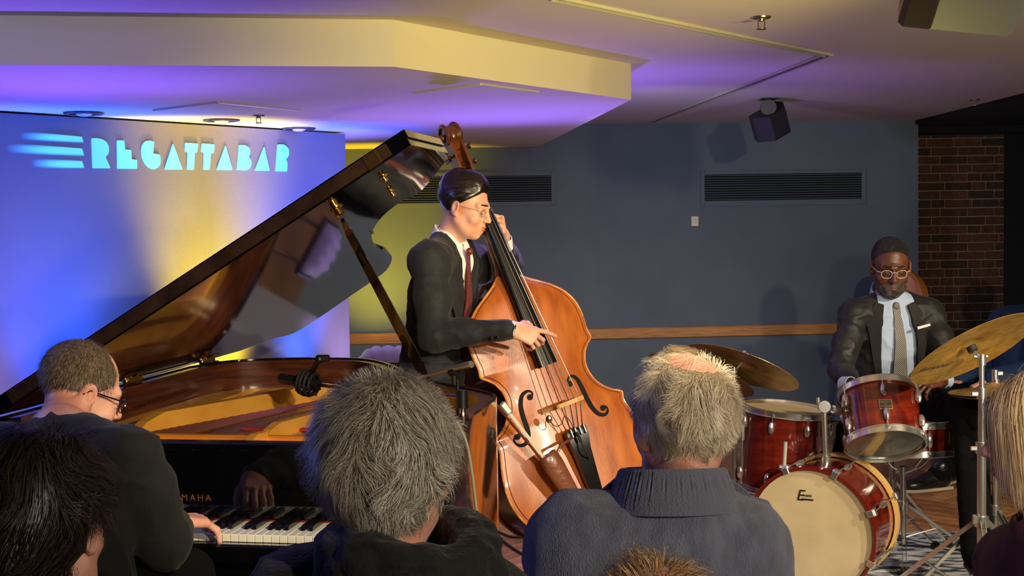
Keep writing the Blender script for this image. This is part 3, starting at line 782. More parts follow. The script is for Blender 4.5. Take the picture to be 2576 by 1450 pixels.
# towel on a stool behind the piano
m_tow = mat('towel_white', (226, 224, 222), .95, bump=.6, bscale=260, sheen=.3)
c = at(972, 905, 6.25)
t = empty('folding_stand', (c[0], c[1], 0), 'low black stand behind the piano tail carrying the white towel', 'stand'); g = G()
G().box((c[0], c[1], c[2] - .02), (.30, .24, .03), b=.005).put('top', m_blk, t)
for a_ in (-.12, .12):
    for b_ in (-.09, .09): G().rod((c[0] + a_, c[1] + b_, 0), (c[0] + a_ * .8, c[1] + b_ * .8, c[2] - .03), .012, 8).put('leg', m_chr if 'm_chr' in globals() else m_steel, t)
n = 26; P_ = np.zeros((n, n, 3))
for i in range(n):
    for j in range(n):
        a_ = (i / (n - 1) - .5) * .26; b_ = (j / (n - 1) - .5) * .24; r_ = 1 - (abs(i / (n - 1) - .5) * 2) ** 4 * .9
        P_[i, j] = (c[0] + a_, c[1] + b_, c[2] + .004 + .055 * r_ * (1 - (abs(j / (n - 1) - .5) * 2) ** 6) + .006 * math.sin(i * 1.1 + j * .35))
g = G().grid(P_); Q_ = P_.copy(); Q_[..., 2] = c[2] - .004; g.grid(Q_[::-1]); 
for e in (0, -1):
    g.grid(np.stack([P_[e], Q_[e]])); g.grid(np.stack([P_[:, e], Q_[:, e]]))
g.put('towel', m_tow, label='folded white towel lying behind the piano tail beside the bassist', cat='towel', sharp=60)

# ---------------------------------------------------------------- microphones
m_mic = mat('mic_black', (16, 17, 19), .4); m_micg = mat('mic_mesh', (40, 42, 44), .35, .8, bump=.6, bscale=900); m_rub = mat('black_rubber', (10, 10, 11), .7)
a_ = at(704, 952, 4.35); b_ = at(782, 966, 4.3); d = nrm(b_ - a_)
t = empty('studio_microphone', b_, 'black studio microphone in a shock mount over the piano strings', 'microphone')
G().tube([a_, a_ + d * .004, a_ + (b_ - a_) * .5, a_ + (b_ - a_) * .55, b_, b_ + d * .03], [.012, .0165, .0165, .021, .022, .018], 20).put('body', m_mic, t)
g = G(); fr = Fr(b_ - d * .01, z=d)
for k, (r_, z_) in enumerate(((.036, -.022), (.040, -.008), (.040, .008), (.034, .022))): g.ring(r_, .0055, z_, 28, 8, fr)
for k in range(8):
    q = k * math.pi / 4; g.rod(fr((.036 * math.cos(q), .036 * math.sin(q), -.03)), fr((.036 * math.cos(q + .3), .036 * math.sin(q + .3), .03)), .004, 6)
g.put('shock_mount', m_rub, t)
c = at(803, 905, 4.25); G().rod(b_ + [0, 0, .03], c, .009, 10).ball(c, .015, 10).box(c + [.012, 0, .004], (.045, .02, .022), b=.004).put('clamp', m_mic, t)
e = at(1163, 1000, 3.66); bm = at(870, 978, 4.1)
G().tube([b_ + d * .02, bm, e], .006, 8).put('boom', mat('boom_steel', (150, 146, 142), .25, 1), t)
st = A(e[0], e[1], 0)
g = G().rod(st + [0, 0, .02], e, .008, 10); g.put('pole', m_chr, t); G().rod(st + [0, 0, .45], st + [0, 0, .62], .013, 12).rod(e - [0, 0, .03], e + [0, 0, .02], .016, 12).put('clutch', m_mic, t)
for k in range(3):
    q = k * 2.094 + .4; G().rod(st + [0, 0, .22], st + A(.24 * math.cos(q), .24 * math.sin(q), .012), .006, 8).put('leg', m_chr, t)
a_ = at(1106, 937, 3.9); b_ = at(1186, 917, 3.8)
t = empty('pencil_microphone', b_, 'slim silver pencil microphone pointing at the double bass', 'microphone')
d = nrm(b_ - a_); m_silver = mat('mic_silver', (196, 190, 178), .3, .8)
G().tube([a_ - d * .1, a_, a_ + d * .02, b_ - d * .035, b_ - d * .03, b_], [.004, .005, .0085, .0095, .0105, .0105], 16).put('body', m_silver, t)
cc = at(1141, 935, 3.86); g = G().rod(cc - d * .012, cc + d * .012, .0135, 14).rod(cc, cc - [0, 0, .04], .008, 8); g.put('clip', m_mic, t)
f_ = at(1150, 958, 3.86); G().rod(f_, A(f_[0] + .02, f_[1] + .05, .0), .007, 8).put('pole', m_mic, t); G().lathe([(0, 0), (.12, 0), (.12, .012), (.02, .02), (0, .02)], 24, Fr((f_[0] + .02, f_[1] + .05, 0))).put('base', m_mic, t)
pts = spline([at(1149, 1062, 3.3), at(1172, 1110, 3.3), at(1186, 1180, 3.3), at(1196, 1260, 3.3), at(1203, 1330, 3.3), at(1205, 1395, 3.3), at(1206, 1500, 3.3), A(-.24, 3.3, .01)], 6)
G().tube(pts, .0038, 8).put('microphone_cable', mat('cable_grey', (128, 124, 100), .5), label='thin grey cable hanging down between the piano and the bass', cat='cable')
m_cab = mat('cable_black', (14, 15, 24), .45)
for k, (pl_, lb) in enumerate(((((1190, 1345), (1240, 1335), (1290, 1352), (1350, 1350), (1400, 1338)), 'black cable crossing the parquet in front of the bass, farther of the two'), (((1190, 1330), (1232, 1332), (1270, 1365), (1310, 1392), (1352, 1412), (1420, 1450)), 'black cable on the parquet curling toward the sweater shoulder'))):
    pts = spline([atz(x, y, .006) for x, y in pl_], 8); G().tube(pts, .005, 6).put('floor_cable', m_cab, label=lb, cat='cable')

# ---------------------------------------------------------------- double bass
m_spr = mat('bass_spruce', (196, 108, 34), .32, rgb2=(154, 74, 22), scale=4, stretch=(5, 5, .7), detail=7, coat=.25, contrast=(.3, .7), bump=.05, bscale=40)
m_rib = mat('bass_rib_maple', (92, 40, 18), .25, rgb2=(60, 26, 12), scale=10, stretch=(1, 1, .6), coat=.5)
m_edge = mat('bass_edge', (222, 150, 76), .35, rgb2=(150, 84, 34), scale=22, coat=.3)
m_neck = mat('bass_neck_maple', (120, 62, 28), .3, rgb2=(84, 40, 18), scale=14, coat=.4)
m_ebony = mat('ebony', (14, 12, 12), .28, coat=.3); m_hole2 = mat('f_hole_dark', (10, 6, 4), .9)
m_map = mat('bridge_maple', (206, 160, 96), .5)
bb = at(1520, 1338, 5.08); bt = at(1126, 322, 5.30); bz = nrm(bt - bb)
nfront = nrm(A(math.sin(math.radians(27)), -math.cos(math.radians(27)), 0))
BZ = Fr(bb, z=bz, y=-nrm(nfront - bz * np.dot(nfront, bz)), x=None)
BZ = Fr(bb, R=np.stack([nrm(np.cross(-nrm(nfront - bz * np.dot(nfront, bz)), bz)), -nrm(nfront - bz * np.dot(nfront, bz)), bz], 1))
WB = [(0, .0), (.004, .07), (.02, .135), (.05, .20), (.10, .262), (.16, .302), (.22, .322), (.29, .326), (.36, .312), (.42, .292), (.455, .286), (.478, .296), (.486, .292), (.50, .262), (.53, .222), (.57, .195), (.61, .184), (.65, .186), (.69, .205), (.715, .232), (.728, .252), (.738, .254), (.76, .247), (.80, .252), (.85, .254), (.90, .244), (.95, .212), (.99, .165), (1.02, .115), (1.045, .075), (1.065, .05), (1.08, .035)]
wb = np.array(WB); tb = np.concatenate([np.linspace(wb[i, 0], wb[i + 1, 0], 3, endpoint=False) for i in range(len(wb) - 1)] + [[1.08]])
wv = np.interp(tb, wb[:, 0], wb[:, 1])
ws = wv.copy()
for _ in range(2): ws[1:-1] = ws[1:-1] * .5 + .25 * (ws[:-2] + ws[2:])
def wat(b): return float(np.interp(b, tb, ws))
def arch(a_, b): w = max(wat(b), .02); s_ = min(1, abs(a_) / w); e_ = max(0, min(1, b / .12)) * max(0, min(1, (1.08 - b) / .1)); return .030 * (1 - s_ ** 2.2) ** .9 * math.sqrt(e_)
bass = empty('double_bass', (bb[0], bb[1], 0), 'amber varnished double bass with leather bow quiver, leaning on the standing player', 'double bass')
ns = 29; ss = np.linspace(-1, 1, ns); P_ = np.zeros((len(tb), ns, 3)); Q_ = P_.copy()
for i, b in enumerate(tb):
    for j, s_ in enumerate(ss):
        a_ = s_ * (ws[i] + .004); P_[i, j] = (a_, -.004 - arch(a_, b), b); Q_[i, j] = (s_ * ws[i], .20 - .05 * max(0, (b - .75) / .33) + .6 * arch(a_, b), b)
g = G().grid(BZ(P_.reshape(-1, 3)).reshape(P_.shape)[:, ::-1] if False else BZ(P_.reshape(-1, 3)).reshape(P_.shape)); g.put('top_plate', m_spr, bass, sharp=50)
G().grid(BZ(Q_.reshape(-1, 3)).reshape(Q_.shape)[:, ::-1]).put('back_plate', m_rib, bass, sharp=50)
Lo = [(-w * .985, 0, b) for b, w in zip(tb, ws)]; Ro = [(w * .985, 0, b) for b, w in zip(tb, ws)]
loop = np.array(Ro + Lo[::-1]); lp = loop.copy(); dep = .20 - .05 * np.clip((loop[:, 2] - .75) / .33, 0, 1); lp[:, 1] = dep
n = len(loop); mid = loop.copy(); mid[:, 1] = dep * .5
v = np.concatenate([loop, mid, lp]); f = [(i + k * n, (i + 1) % n + k * n, (i + 1) % n + (k + 1) * n, i + (k + 1) * n) for i in range(n) for k in (0, 1)]
G().add(BZ(v), f).put('ribs', m_rib, bass, sharp=40)
ed = np.array([(w + .004, -.003, b) for b, w in zip(tb, ws)] + [(-w - .004, -.003, b) for b, w in zip(tb, ws)][::-1])
G().tube(BZ(ed), .0045, 8, closed=True).put('edge', m_edge, bass)
ed2 = ed.copy(); ed2[:, 1] = [.20 - .05 * max(0, (b - .75) / .33) for b in ed2[:, 2]]
G().tube(BZ(ed2), .0055, 8, closed=True).put('back_edge', m_rib, bass)
ins = np.array([(w - .012, 0, b) for b, w in zip(tb, ws) if .02 < b < 1.05] + [(-w + .012, 0, b) for b, w in zip(tb, ws) if .02 < b < 1.05][::-1])
ins[:, 1] = [-.0045 - arch(p[0], p[2]) for p in ins]
G().tube(BZ(ins), .0014, 4, closed=True).put('purfling', mat('purfling_dark', (64, 28, 12), .4), bass)
def loc2(x, y):  # picture point on the top plate -> (a, b)
    q = BZ.inv(onplane(x, y, BZ((0, -.02, 0)), BZ.R[:, 1])); return q[0], q[2]
zb = lambda l: [loc2(1150 + x / 2.164, 680 + y / 2.164) for x, y in l]
for pts in ([(606, 622), (596, 604), (604, 584), (628, 580), (652, 600), (676, 645), (700, 700), (728, 750), (764, 784), (800, 788), (818, 764), (806, 742), (790, 752)],
            [(392, 694), (404, 680), (396, 664), (372, 664), (350, 688), (346, 740), (358, 800), (376, 860), (384, 905), (372, 945), (342, 956), (316, 940), (312, 916), (328, 908)]):
    ab = spline([(a_, 0, b) for a_, b in zb(pts)], 6); m = len(ab); t = np.linspace(0, 1, m)
    w = .006 + .013 * np.sin(math.pi * np.clip((t - .15) / .7, 0, 1)) ** .8 + .007 * (np.exp(-((t) / .05) ** 2) + np.exp(-((1 - t) / .05) ** 2))
    p3 = np.array([BZ((p[0], -.0065 - arch(p[0], p[2]), p[2])) for p in ab])
    g = ribbon(G(), p3, w, -BZ.R[:, 1], .003)
    for e in (0, -1): g.lathe([(0, 0), (.012, 0), (.012, .003), (0, .003)], 12, Fr(p3[e] + BZ.R[:, 1] * .0015, z=-BZ.R[:, 1]))
    g.put('sound_hole', m_hole2, bass, smooth=False)
# neck, fingerboard, pegbox, scroll
def taper(rows, m, name, fr=BZ, sharp=30):
    """rows: (z, halfwidth, y0, y1)"""
    v = []; f = []
    for z, w, y0, y1 in rows: v += [(-w, y0, z), (w, y0, z), (w, y1, z), (-w, y1, z)]
    for i in range(len(rows) - 1):
        for j in range(4): j2 = (j + 1) % 4; f.append((i * 4 + j, i * 4 + j2, i * 4 + 4 + j2, i * 4 + 4 + j))
    e = (len(rows) - 1) * 4; f += [(3, 2, 1, 0), (e, e + 1, e + 2, e + 3)]
    return G().add(fr(v), f).put(name, m, bass, sharp=sharp)
v = []; g = G(); g.tube(BZ([(0, .06, 1.02), (0, .025, 1.07), (0, .0, 1.12), (0, -.004, 1.25), (0, -.004, 1.40), (0, .0, 1.50)]), [.05, .042, .031, .027, .024, .023], 16).put('neck', m_neck, bass)
rows = []; g = G(); nb = 20; vv = []
for i in range(nb):
    t = i / (nb - 1); b = .685 + (1.505 - .685) * t; w = .045 - .021 * t; yb = -.070 + .040 * t; th_ = .022
    vv.append([(w * math.sin(q), yb - th_ * .3 - (th_ * .7) * math.cos(q), b) for q in np.linspace(-math.pi / 2, math.pi / 2, 9)] + [(w, yb, b), (-w, yb, b)])
vv = np.array(vv); m = vv.shape[1]; f = [(i * m + j, i * m + (j + 1) % m, (i + 1) * m + (j + 1) % m, (i + 1) * m + j) for i in range(nb - 1) for j in range(m)] + [tuple(range(m))[::-1], tuple((nb - 1) * m + j for j in range(m))]
G().add(BZ(vv.reshape(-1, 3)), f).put('fingerboard', m_ebony, bass)
G().box((0, -.04, 1.508), (.05, .03, .008), BZ, b=.002).put('nut', m_ebony, bass)
for s_ in (-1, 1): taper([(1.50, .006, -.035, .03), (1.60, .0055, -.035, .035), (1.655, .005, -.03, .03)], m_neck, 'pegbox_cheek', Fr(BZ((s_ * .024, 0, 0)), R=BZ.R))
taper([(1.50, .024, .01, .03), (1.60, .022, .014, .036), (1.655, .020, -.03, .032)], m_neck, 'pegbox_back')
SFr = Fr(BZ((0, 0, 1.685)), R=np.stack([BZ.R[:, 1], BZ.R[:, 2], BZ.R[:, 0]], 1)) # z along width
sp = []
for k in range(44):
    q = k / 43; an = -1.2 + q * 4.2 * math.pi / 1.6; r_ = .046 * (1 - q) ** .7 + .010
    sp.append((r_, an, .024 + .018 * q))
for s_ in (-1, 1):
    pts = [SFr((r_ * math.cos(an), r_ * math.sin(an), s_ * (w - .006))) for r_, an, w in sp]
    G().tube(pts, [.012 * (1 - .5 * i / 43) for i in range(44)], 8).ball(SFr((0, 0, s_ * .038)), .014, 10).put('scroll_volute', m_neck, bass)
G().lathe([(0, -.026), (.045, -.024), (.040, -.010), (.043, 0), (.040, .010), (.045, .024), (0, .026)], 28, SFr).put('scroll', m_neck, bass)
for k, (s_, b) in enumerate(((-1, 1.535), (1, 1.56), (-1, 1.60), (1, 1.625))):
    pg = G().rod(BZ((0, 0, b)), BZ((s_ * .055, 0, b)), .006, 10); pg.rod(BZ((s_ * .055, 0, b)), BZ((s_ * .062, 0, b)), .013, 12).rod(BZ((s_ * .034, .022, b)), BZ((s_ * .034, -.022, b)), .004, 8)
    o = pg.put('tuning_machine', m_brass_d, bass); G().box((s_ * .034, .045, b), (.006, .034, .026), BZ, b=.003).put('tuning_key', m_brass_d, o)
# bridge
BR = .52; ybr = -.150
poly = [(-.085, -.028), (-.045, -.028), (-.03, -.06), (.03, -.06), (.045, -.028), (.085, -.028), (.083, -.045), (.05, -.075), (.045, -.11), (.062, -.138), (.055, -.147), (.02, -.162), (-.02, -.162), (-.055, -.147), (-.062, -.138), (-.045, -.11), (-.05, -.075), (-.083, -.045)]
G().prism(poly, BR - .008, BR + .008, BZ).put('bridge', m_map, bass, smooth=False)
# strings, tailpiece
for k in range(4):
    q = (k - 1.5)
    pts = [BZ((q * .011, -.046, 1.508)), BZ((q * .0255, -.160 + abs(q) * .006, BR)), BZ((q * .017, -.098, .405)), BZ((q * .016, -.085, .37))]
    G().tube(pts, .0016 + .0004 * k, 6).put('string', m_steel if k > 1 else mat('string_dark', (150, 140, 128), .3, 1), bass)
taper([(.42, .042, -.100, -.080), (.40, .047, -.104, -.078), (.33, .036, -.09, -.065), (.15, .026, -.068, -.045), (.135, .02, -.06, -.045)], m_ebony, 'tailpiece')
for k in range(4): G().box(((k - 1.5) * .020, -.108, .405), (.008, .012, .036), BZ, b=.002).put('fine_tuner', mat('tuner_steel', (120, 120, 118), .35, .9), bass)
G().tube(BZ([(-.015, -.055, .14), (-.012, -.035, .04), (0, .01, -.012), (.012, -.035, .04), (.015, -.055, .14)]), .0025, 6).put('tail_gut', m_ebony, bass)
e_ = BZ((0, .09, 0)); L_ = e_[2] / bz[2]
G().rod(e_, e_ - bz * (L_ - .02), .0055, 10).put('endpin', m_steel, bass); G().ball(e_ - bz * (L_ - .016), .017, 10).put('rubber_tip', m_rub, bass)
G().rod(e_ + bz * .03, e_ - bz * .03, .022, 16).put('end_plug', m_ebony, bass)
# quiver and bow
def bp(x, y, d): return onplane(x, y, BZ((0, -d, 0)), BZ.R[:, 1])
q0, q1 = bp(1378, 1146, .13), bp(1455, 1272, .10); qd = nrm(q1 - q0); q1 = q1 + qd * .10
m_lea = mat('quiver_leather', (128, 74, 50), .32, rgb2=(92, 50, 34), scale=9, bump=.25, bscale=60, coat=.3)
prof = [(0, .034), (.01, .041), (.05, .043), (.15, .036), (.26, .028), (.34, .024)]
g = G(); rings = []; sx_ = nrm(np.cross(qd, BZ.R[:, 1])); sy_ = BZ.R[:, 1]
for d_, r_ in prof: rings.append([q0 + qd * d_ + sx_ * r_ * math.cos(a_) + sy_ * r_ * .55 * math.sin(a_) for a_ in np.arange(18) / 18 * 2 * math.pi])
rg = np.array(rings); m = 18; f = [(i * m + j, i * m + (j + 1) % m, (i + 1) * m + (j + 1) % m, (i + 1) * m + j) for i in range(len(prof) - 1) for j in range(m)] + [tuple((len(prof) - 1) * m + j for j in range(m))]
G().add(rg.reshape(-1, 3), f).put('bow_quiver', m_lea, bass, label='brown leather bow quiver')
G().tube([rg[0][i] for i in range(18)], .004, 6, closed=True).put('quiver_rim', m_lea, bass)
G().tube([q0 + qd * .02 + sx_ * .03, q0 + qd * .01 + sx_ * .06 + [0, 0, .01], BZ((-.03, -.10, .39))], .006, 8).put('quiver_strap', m_lea, bass)
s0, s1 = bp(1226, 992, .17), bp(1352, 1148, .125); sdn = nrm(s1 - s0); s1 = s1 + sdn * .22
m_per = mat('bow_stick', (90, 44, 24), .25, coat=.6); bowt = empty('bass_bow', s0, 'dark wooden bass bow standing in the leather quiver', 'bow')
G().tube([s0 + sdn * .03, (s0 + s1) / 2 + sx_ * .004, s1], [.0055, .005, .0045], 8).put('stick', m_per, bowt)
G().rod(s0 - sdn * .012, s0 + sdn * .032, .0072, 10).put('adjuster', m_steel, bowt)
fg = bp(1272, 1028, .165); G().box((0, 0, 0), (.03, .018, .055), Fr(fg, z=sdn, x=sx_), b=.006).put('frog', mat('frog_metal', (180, 176, 166), .3, .7), bowt)
h0 = fg + sdn * .02 + sx_ * -.0; h1 = s1 + sx_ * .012
ribbon(G(), [h0, (h0 + h1) / 2, h1], [.014, .013, .012], -BZ.R[:, 1], .002).put('hair', mat('bow_hair', (190, 180, 160), .6), bowt)
# pickup
c = bp(1381, 1055, .10); G().ball(c, (.013, .008, .016), 12).put('pickup', m_steel, bass)
G().tube(spline([c, bp(1395, 1072, .11), bp(1412, 1068, .12), bp(1420, 1048, .14), bp(1434, 1060, .14), bp(1448, 1088, .12), bp(1456, 1108, .12)], 5), .0016, 6).put('pickup_wire', m_rub, bass)
G().rod(bp(1450, 1088, .125), bp(1462, 1112, .12), .006, 8).put('pickup_jack', m_rub, bass)
G().tube(spline([bp(1462, 1112, .12), bp(1474, 1140, .12), bp(1484, 1160, .08), bp(1500, 1195, .05), bp(1510, 1230, .045), bp(1516, 1262, .045), bp(1530, 1320, .03)], 5), .0032, 6).put('pickup_cable', m_rub, bass)

# ---------------------------------------------------------------- drum kit
m_shell = mat('drum_shell_mahogany', (112, 32, 18), .14, rgb2=(74, 18, 12), scale=5, stretch=(1, 1, 7), detail=6, coat=1)
m_shell2 = mat('drum_hoop_wood', (96, 26, 16), .18, coat=.8); m_inlay = mat('hoop_inlay', (196, 158, 96), .3, coat=.4)
m_coat = mat('coated_head', (214, 196, 150), .6, rgb2=(204, 184, 138), scale=14, bump=.1, bscale=300); m_fiber = mat('aged_bass_head', (190, 174, 138), .55, rgb2=(176, 158, 122), scale=5, bump=.06, bscale=200)
m_clear = mat('clear_film_head', (120, 118, 100), .12, .25, rgb2=(96, 96, 84), scale=9, coat=.5)
m_hw = mat('hardware_chrome', (226, 224, 218), .2, .92); m_hwd = mat('hardware_dark', (30, 30, 32), .35, .5); m_ink = mat('ink_black', (16, 14, 12), .6)
m_cym = mat('bronze_cymbal', (206, 164, 78), .30, .6, rgb2=(176, 134, 58), scale=26, bump=.15, bscale=90); m_cym2 = mat('dark_bronze_cymbal', (182, 150, 86), .34, .6, rgb2=(138, 112, 64), scale=18, bump=.2, bscale=90)
def drum(name, label, fr, R, D, nl, lug, top, bot, hoop='metal', lug_len=.056, off=0.2, shell=None, cat='drum'):
    t = empty(name, fr((0, 0, 0)), label, cat); s = shell or m_shell
    G().lathe([(R - .006, -D / 2), (R, -D / 2), (R, D / 2), (R - .006, D / 2), (R - .008, D / 2 - .01), (R - .008, -D / 2 + .01)], 48, fr, cap=False).put('shell', s, t, sharp=40)
    for e, hd, nm in ((1, top, 'batter_head'), (-1, bot, 'resonant_head')):
        z = e * (D / 2 + .004); G().lathe([(0, z), (R + .001, z), (R + .003, z - e * .012)], 48, fr, cap=False).put(nm, hd, t, sharp=40)
        if hoop == 'metal':
            G().lathe([(R + .004, z - e * .016), (R + .013, z - e * .016), (R + .013, z - e * .013), (R + .007, z - e * .011), (R + .007, z + e * .010), (R + .011, z + e * .013), (R + .004, z + e * .013)], 48, fr, cap=False).put('hoop', m_hw, t, sharp=25)
        else:
            G().lathe([(R + .004, z - e * .022), (R + .016, z - e * .022), (R + .016, z + e * .018), (R + .004, z + e * .018), (R + .004, z - e * .022)], 56, fr, cap=False).put('hoop', m_shell2 if e > 0 else m_inlay, t, sharp=25)
    for k in range(nl):
        q = (k + off) / nl * 2 * math.pi; ca, sa = math.cos(q), math.sin(q); rf = Fr(fr(((R + .002) * ca, (R + .002) * sa, 0)), R=fr.R @ np.array([[ca, -sa, 0], [sa, ca, 0], [0, 0, 1]]))
        zs = (D / 2 - .055, -D / 2 + .055) if lug == 'pair' else (0,)
        for z in zs:
            o = G().ball((.010, 0, z), (.015, .0135, lug_len / 2 if lug == 'pair' else min(.05, D * .3)), 10, rf).put('lug', m_hw, t)
        for e in (1, -1):
            zt = e * (D / 2 - .010); z0 = e * (D / 2 - .05) if lug == 'pair' else e * .02
            if hoop == 'metal': G().rod(rf((.009, 0, z0)), rf((.009, 0, e * (D / 2 + .006))), .0026, 6).box((.009, 0, e * (D / 2 - .004)), (.012, .012, .010), rf, b=.002).put('tension_rod', m_hw, t)
            else:
                G().rod(rf((.017, 0, z0)), rf((.022, 0, e * (D / 2 + .012))), .0028, 6).box((.022, 0, e * (D / 2 + .004)), (.014, .03, .034), rf, b=.004).box((.010, 0, e * (D / 2 + .024)), (.028, .026, .006), rf, b=.002).put('claw_hook', m_hw, t)
    return t
# bass drum
yaw = math.radians(-30); bd_n = A(math.sin(yaw), -math.cos(yaw), 0); bdc = at(2042, 1358, 5.12); bdc[2] = .262
BDD = .33; BDF = Fr(bdc - bd_n * BDD / 2, z=bd_n, x=A(0, 0, 1))
bd = drum('bass_drum', 'dark red bass drum facing the audience with an aged cream front head', BDF, .244, BDD, 8, 'single', m_fiber, m_coat, 'wood', off=.5)
lf = Fr(0, R=np.stack([nrm(np.cross(A(0, 0, 1), bd_n)), A(0, 0, 1), bd_n], 1)); lc_ = onplane(2016, 1248, bdc + bd_n * .006, bd_n)
g = text_geo('E', .062, Fr(lc_ - lf.R[:, 0] * .006, R=lf.R), .001, shear=.25); g2_ = text_geo('vans', .019, Fr(lc_ + lf.R[:, 0] * .026 + A(0, 0, .004), R=lf.R), .001); g.add(g2_.V(), g2_.f)
g.box((.024, -.013, 0), (.048, .006, .001), Fr(lc_, R=lf.R)).put('head_logo', m_ink, bd, smooth=False)
for s_ in (-1, 1):
    p0 = BDF((-.10, s_ * .235, .05)); d_ = nrm(np.array([s_ * .75 * lf.R[0, 0], s_ * .75 * lf.R[1, 0], -.6]) + bd_n * .25); L_ = (p0[2] - .012) / -d_[2]
    G().rod(p0, p0 + d_ * L_, .006, 8).rod(p0 - d_ * .03, p0 + d_ * .05, .011, 10).put('spur', m_hw, bd); G().ball(p0 + d_ * L_, .013, 8).put('rubber_foot', m_rub, bd)
# tom mount
mt = at(2078, 1168, 5.30)
mtp = empty('tom_holder', mt, 'chrome tom holder post standing on the bass drum shell', 'drum hardware')
G().box(mt - [0, 0, .01], (.10, .07, .02), Fr(R=BDF.R[:, [1, 2, 0]] if False else np.eye(3)), b=.006).put('base_plate', m_hw, mtp)
ptop = at(2072, 1022, 5.30); G().rod(mt, ptop, .0125, 14).rod(mt, mt + [0, 0, .035], .02, 14).put('post', m_hw, mtp)
G().rod(ptop + [0, -.02, 0], ptop + [0, .02, 0], .024, 20).put('ratchet', m_hw, mtp); G().box(ptop + [-.022, 0, .022], (.012, .014, .03), b=.003).put('wing_nut', m_hw, mtp)
arm_e = at(2140, 1045, 5.36); G().rod(ptop, arm_e, .009, 12).rod(ptop + (arm_e - ptop) * .35, ptop + (arm_e - ptop) * .6, .017, 12).put('arm', m_hw, mtp)
G().box(at(2134, 1046, 5.36), (.045, .03, .03), b=.006).put('bracket', m_hw, mtp)
# short memory-clamp rod in front of the floor tom
p0, p1 = at(1970, 1216, 5.25), at(1976, 1112, 5.25); t = empty('clamp_stand', (p0[0], p0[1], 0), 'short grey rod with a clamp in front of the floor tom', 'drum hardware')
G().rod(p0 + (p1 - p0) * .35, p1, .008, 10).put('rod', mat('rod_grey', (170, 168, 158), .35, .3), t); G().rod(A(p0[0], p0[1], .012), p0 + (p1 - p0) * .35, .011, 12).rod((p0[0], p0[1], 0), (p0[0], p0[1], .015), .05, 16).put('tube', m_hw, t); G().rod(p0 + (p1 - p0) * .38 - [.02, 0, 0], p0 + (p1 - p0) * .38 + [.02, 0, 0], .012, 12).box(p0 + (p1 - p0) * .33 + [.03, 0, 0], (.03, .012, .014), b=.003).put('clamp', m_hw, t)
# rack tom
tn = nrm(A(.03, math.sin(math.radians(33)), math.cos(math.radians(33)))); tb0 = at(2226, 1116, 5.22); TD = .215; TF = Fr(tb0 + tn * (TD / 2), z=tn, x=A(1, 0, 0))
tom = drum('rack_tom', 'small dark red rack tom mounted above the bass drum, square badge on its shell', TF, .152, TD, 6, 'pair', m_coat, m_clear, off=.12 * 6 / 2 - .0)
bn = nrm(TF.R @ A(math.cos(-1.62), math.sin(-1.62), 0)); bc_ = onplane(2228, 1018, TF((0, 0, 0)) + bn * .153, bn)
bfr = Fr(bc_, R=np.stack([nrm(np.cross(tn, bn)), tn, bn], 1))
G().box((0, 0, 0), (.052, .042, .0025), bfr, b=.001).put('badge', mat('badge_gold', (176, 150, 92), .35, .7), tom); b_ = [o for o in tom.children if o.name.startswith('badge')][0]
g = G().box((0, 0, .0014), (.046, .036, .001), bfr); g.put('badge_panel', m_ink, b_, smooth=False)
g = text_geo('GRETSCH', .0105, Fr(bfr((0, .009, .0024)), R=bfr.R), .0006); h = text_geo('CUSTOM', .0105, Fr(bfr((0, -.009, .0024)), R=bfr.R), .0006); g.add(h.V(), h.f)
g.ring(.004, .0008, .0024, 14, 4, bfr).put('badge_lettering', mat('badge_gold', (176, 150, 92), .35, .7), b_, smooth=False)
# floor tom
fn = nrm(A(.09, -.03, 1)); fc = at(1970, 1127, 5.62); FTF = Fr(fc, z=fn, x=A(1, 0, 0))
ft = drum('floor_tom', 'deep dark red floor tom standing left of the bass drum', FTF, .180, .33, 8, 'pair', m_coat, m_clear, off=.35)
for q in (3.4, 5.3, 1.2):
    p = FTF((.20 * math.cos(q), .20 * math.sin(q), .06)); G().tube([p + [0, 0, .09], p - [0, 0, .12], p + A(.03 * math.cos(q), .03 * math.sin(q), -p[2] + .03), ], .006, 8).rod(p - [0, 0, .03], p + [0, 0, .03], .013, 10).put('leg', m_hw, ft)
    G().ball(p + A(.03 * math.cos(q), .03 * math.sin(q), -p[2] + .018), .016, 8).put('rubber_foot', m_rub, ft)
# snare
sn = nrm(A(0, .06, 1)); sc_ = at(2296, 1098, 5.62); SF = Fr(sc_, z=sn, x=A(1, 0, 0))
snare = drum('snare_drum', 'shallow red snare drum half hidden behind the rack tom', SF, .172, .115, 8, 'single', m_coat, m_clear, off=.1)
q = at(2398, 1088, 5.56); G().box(q, (.02, .03, .05), b=.005).rod(q + [.006, 0, .02], q + [.012, -.02, -.07], .004, 6).put('strainer', m_hw, snare)
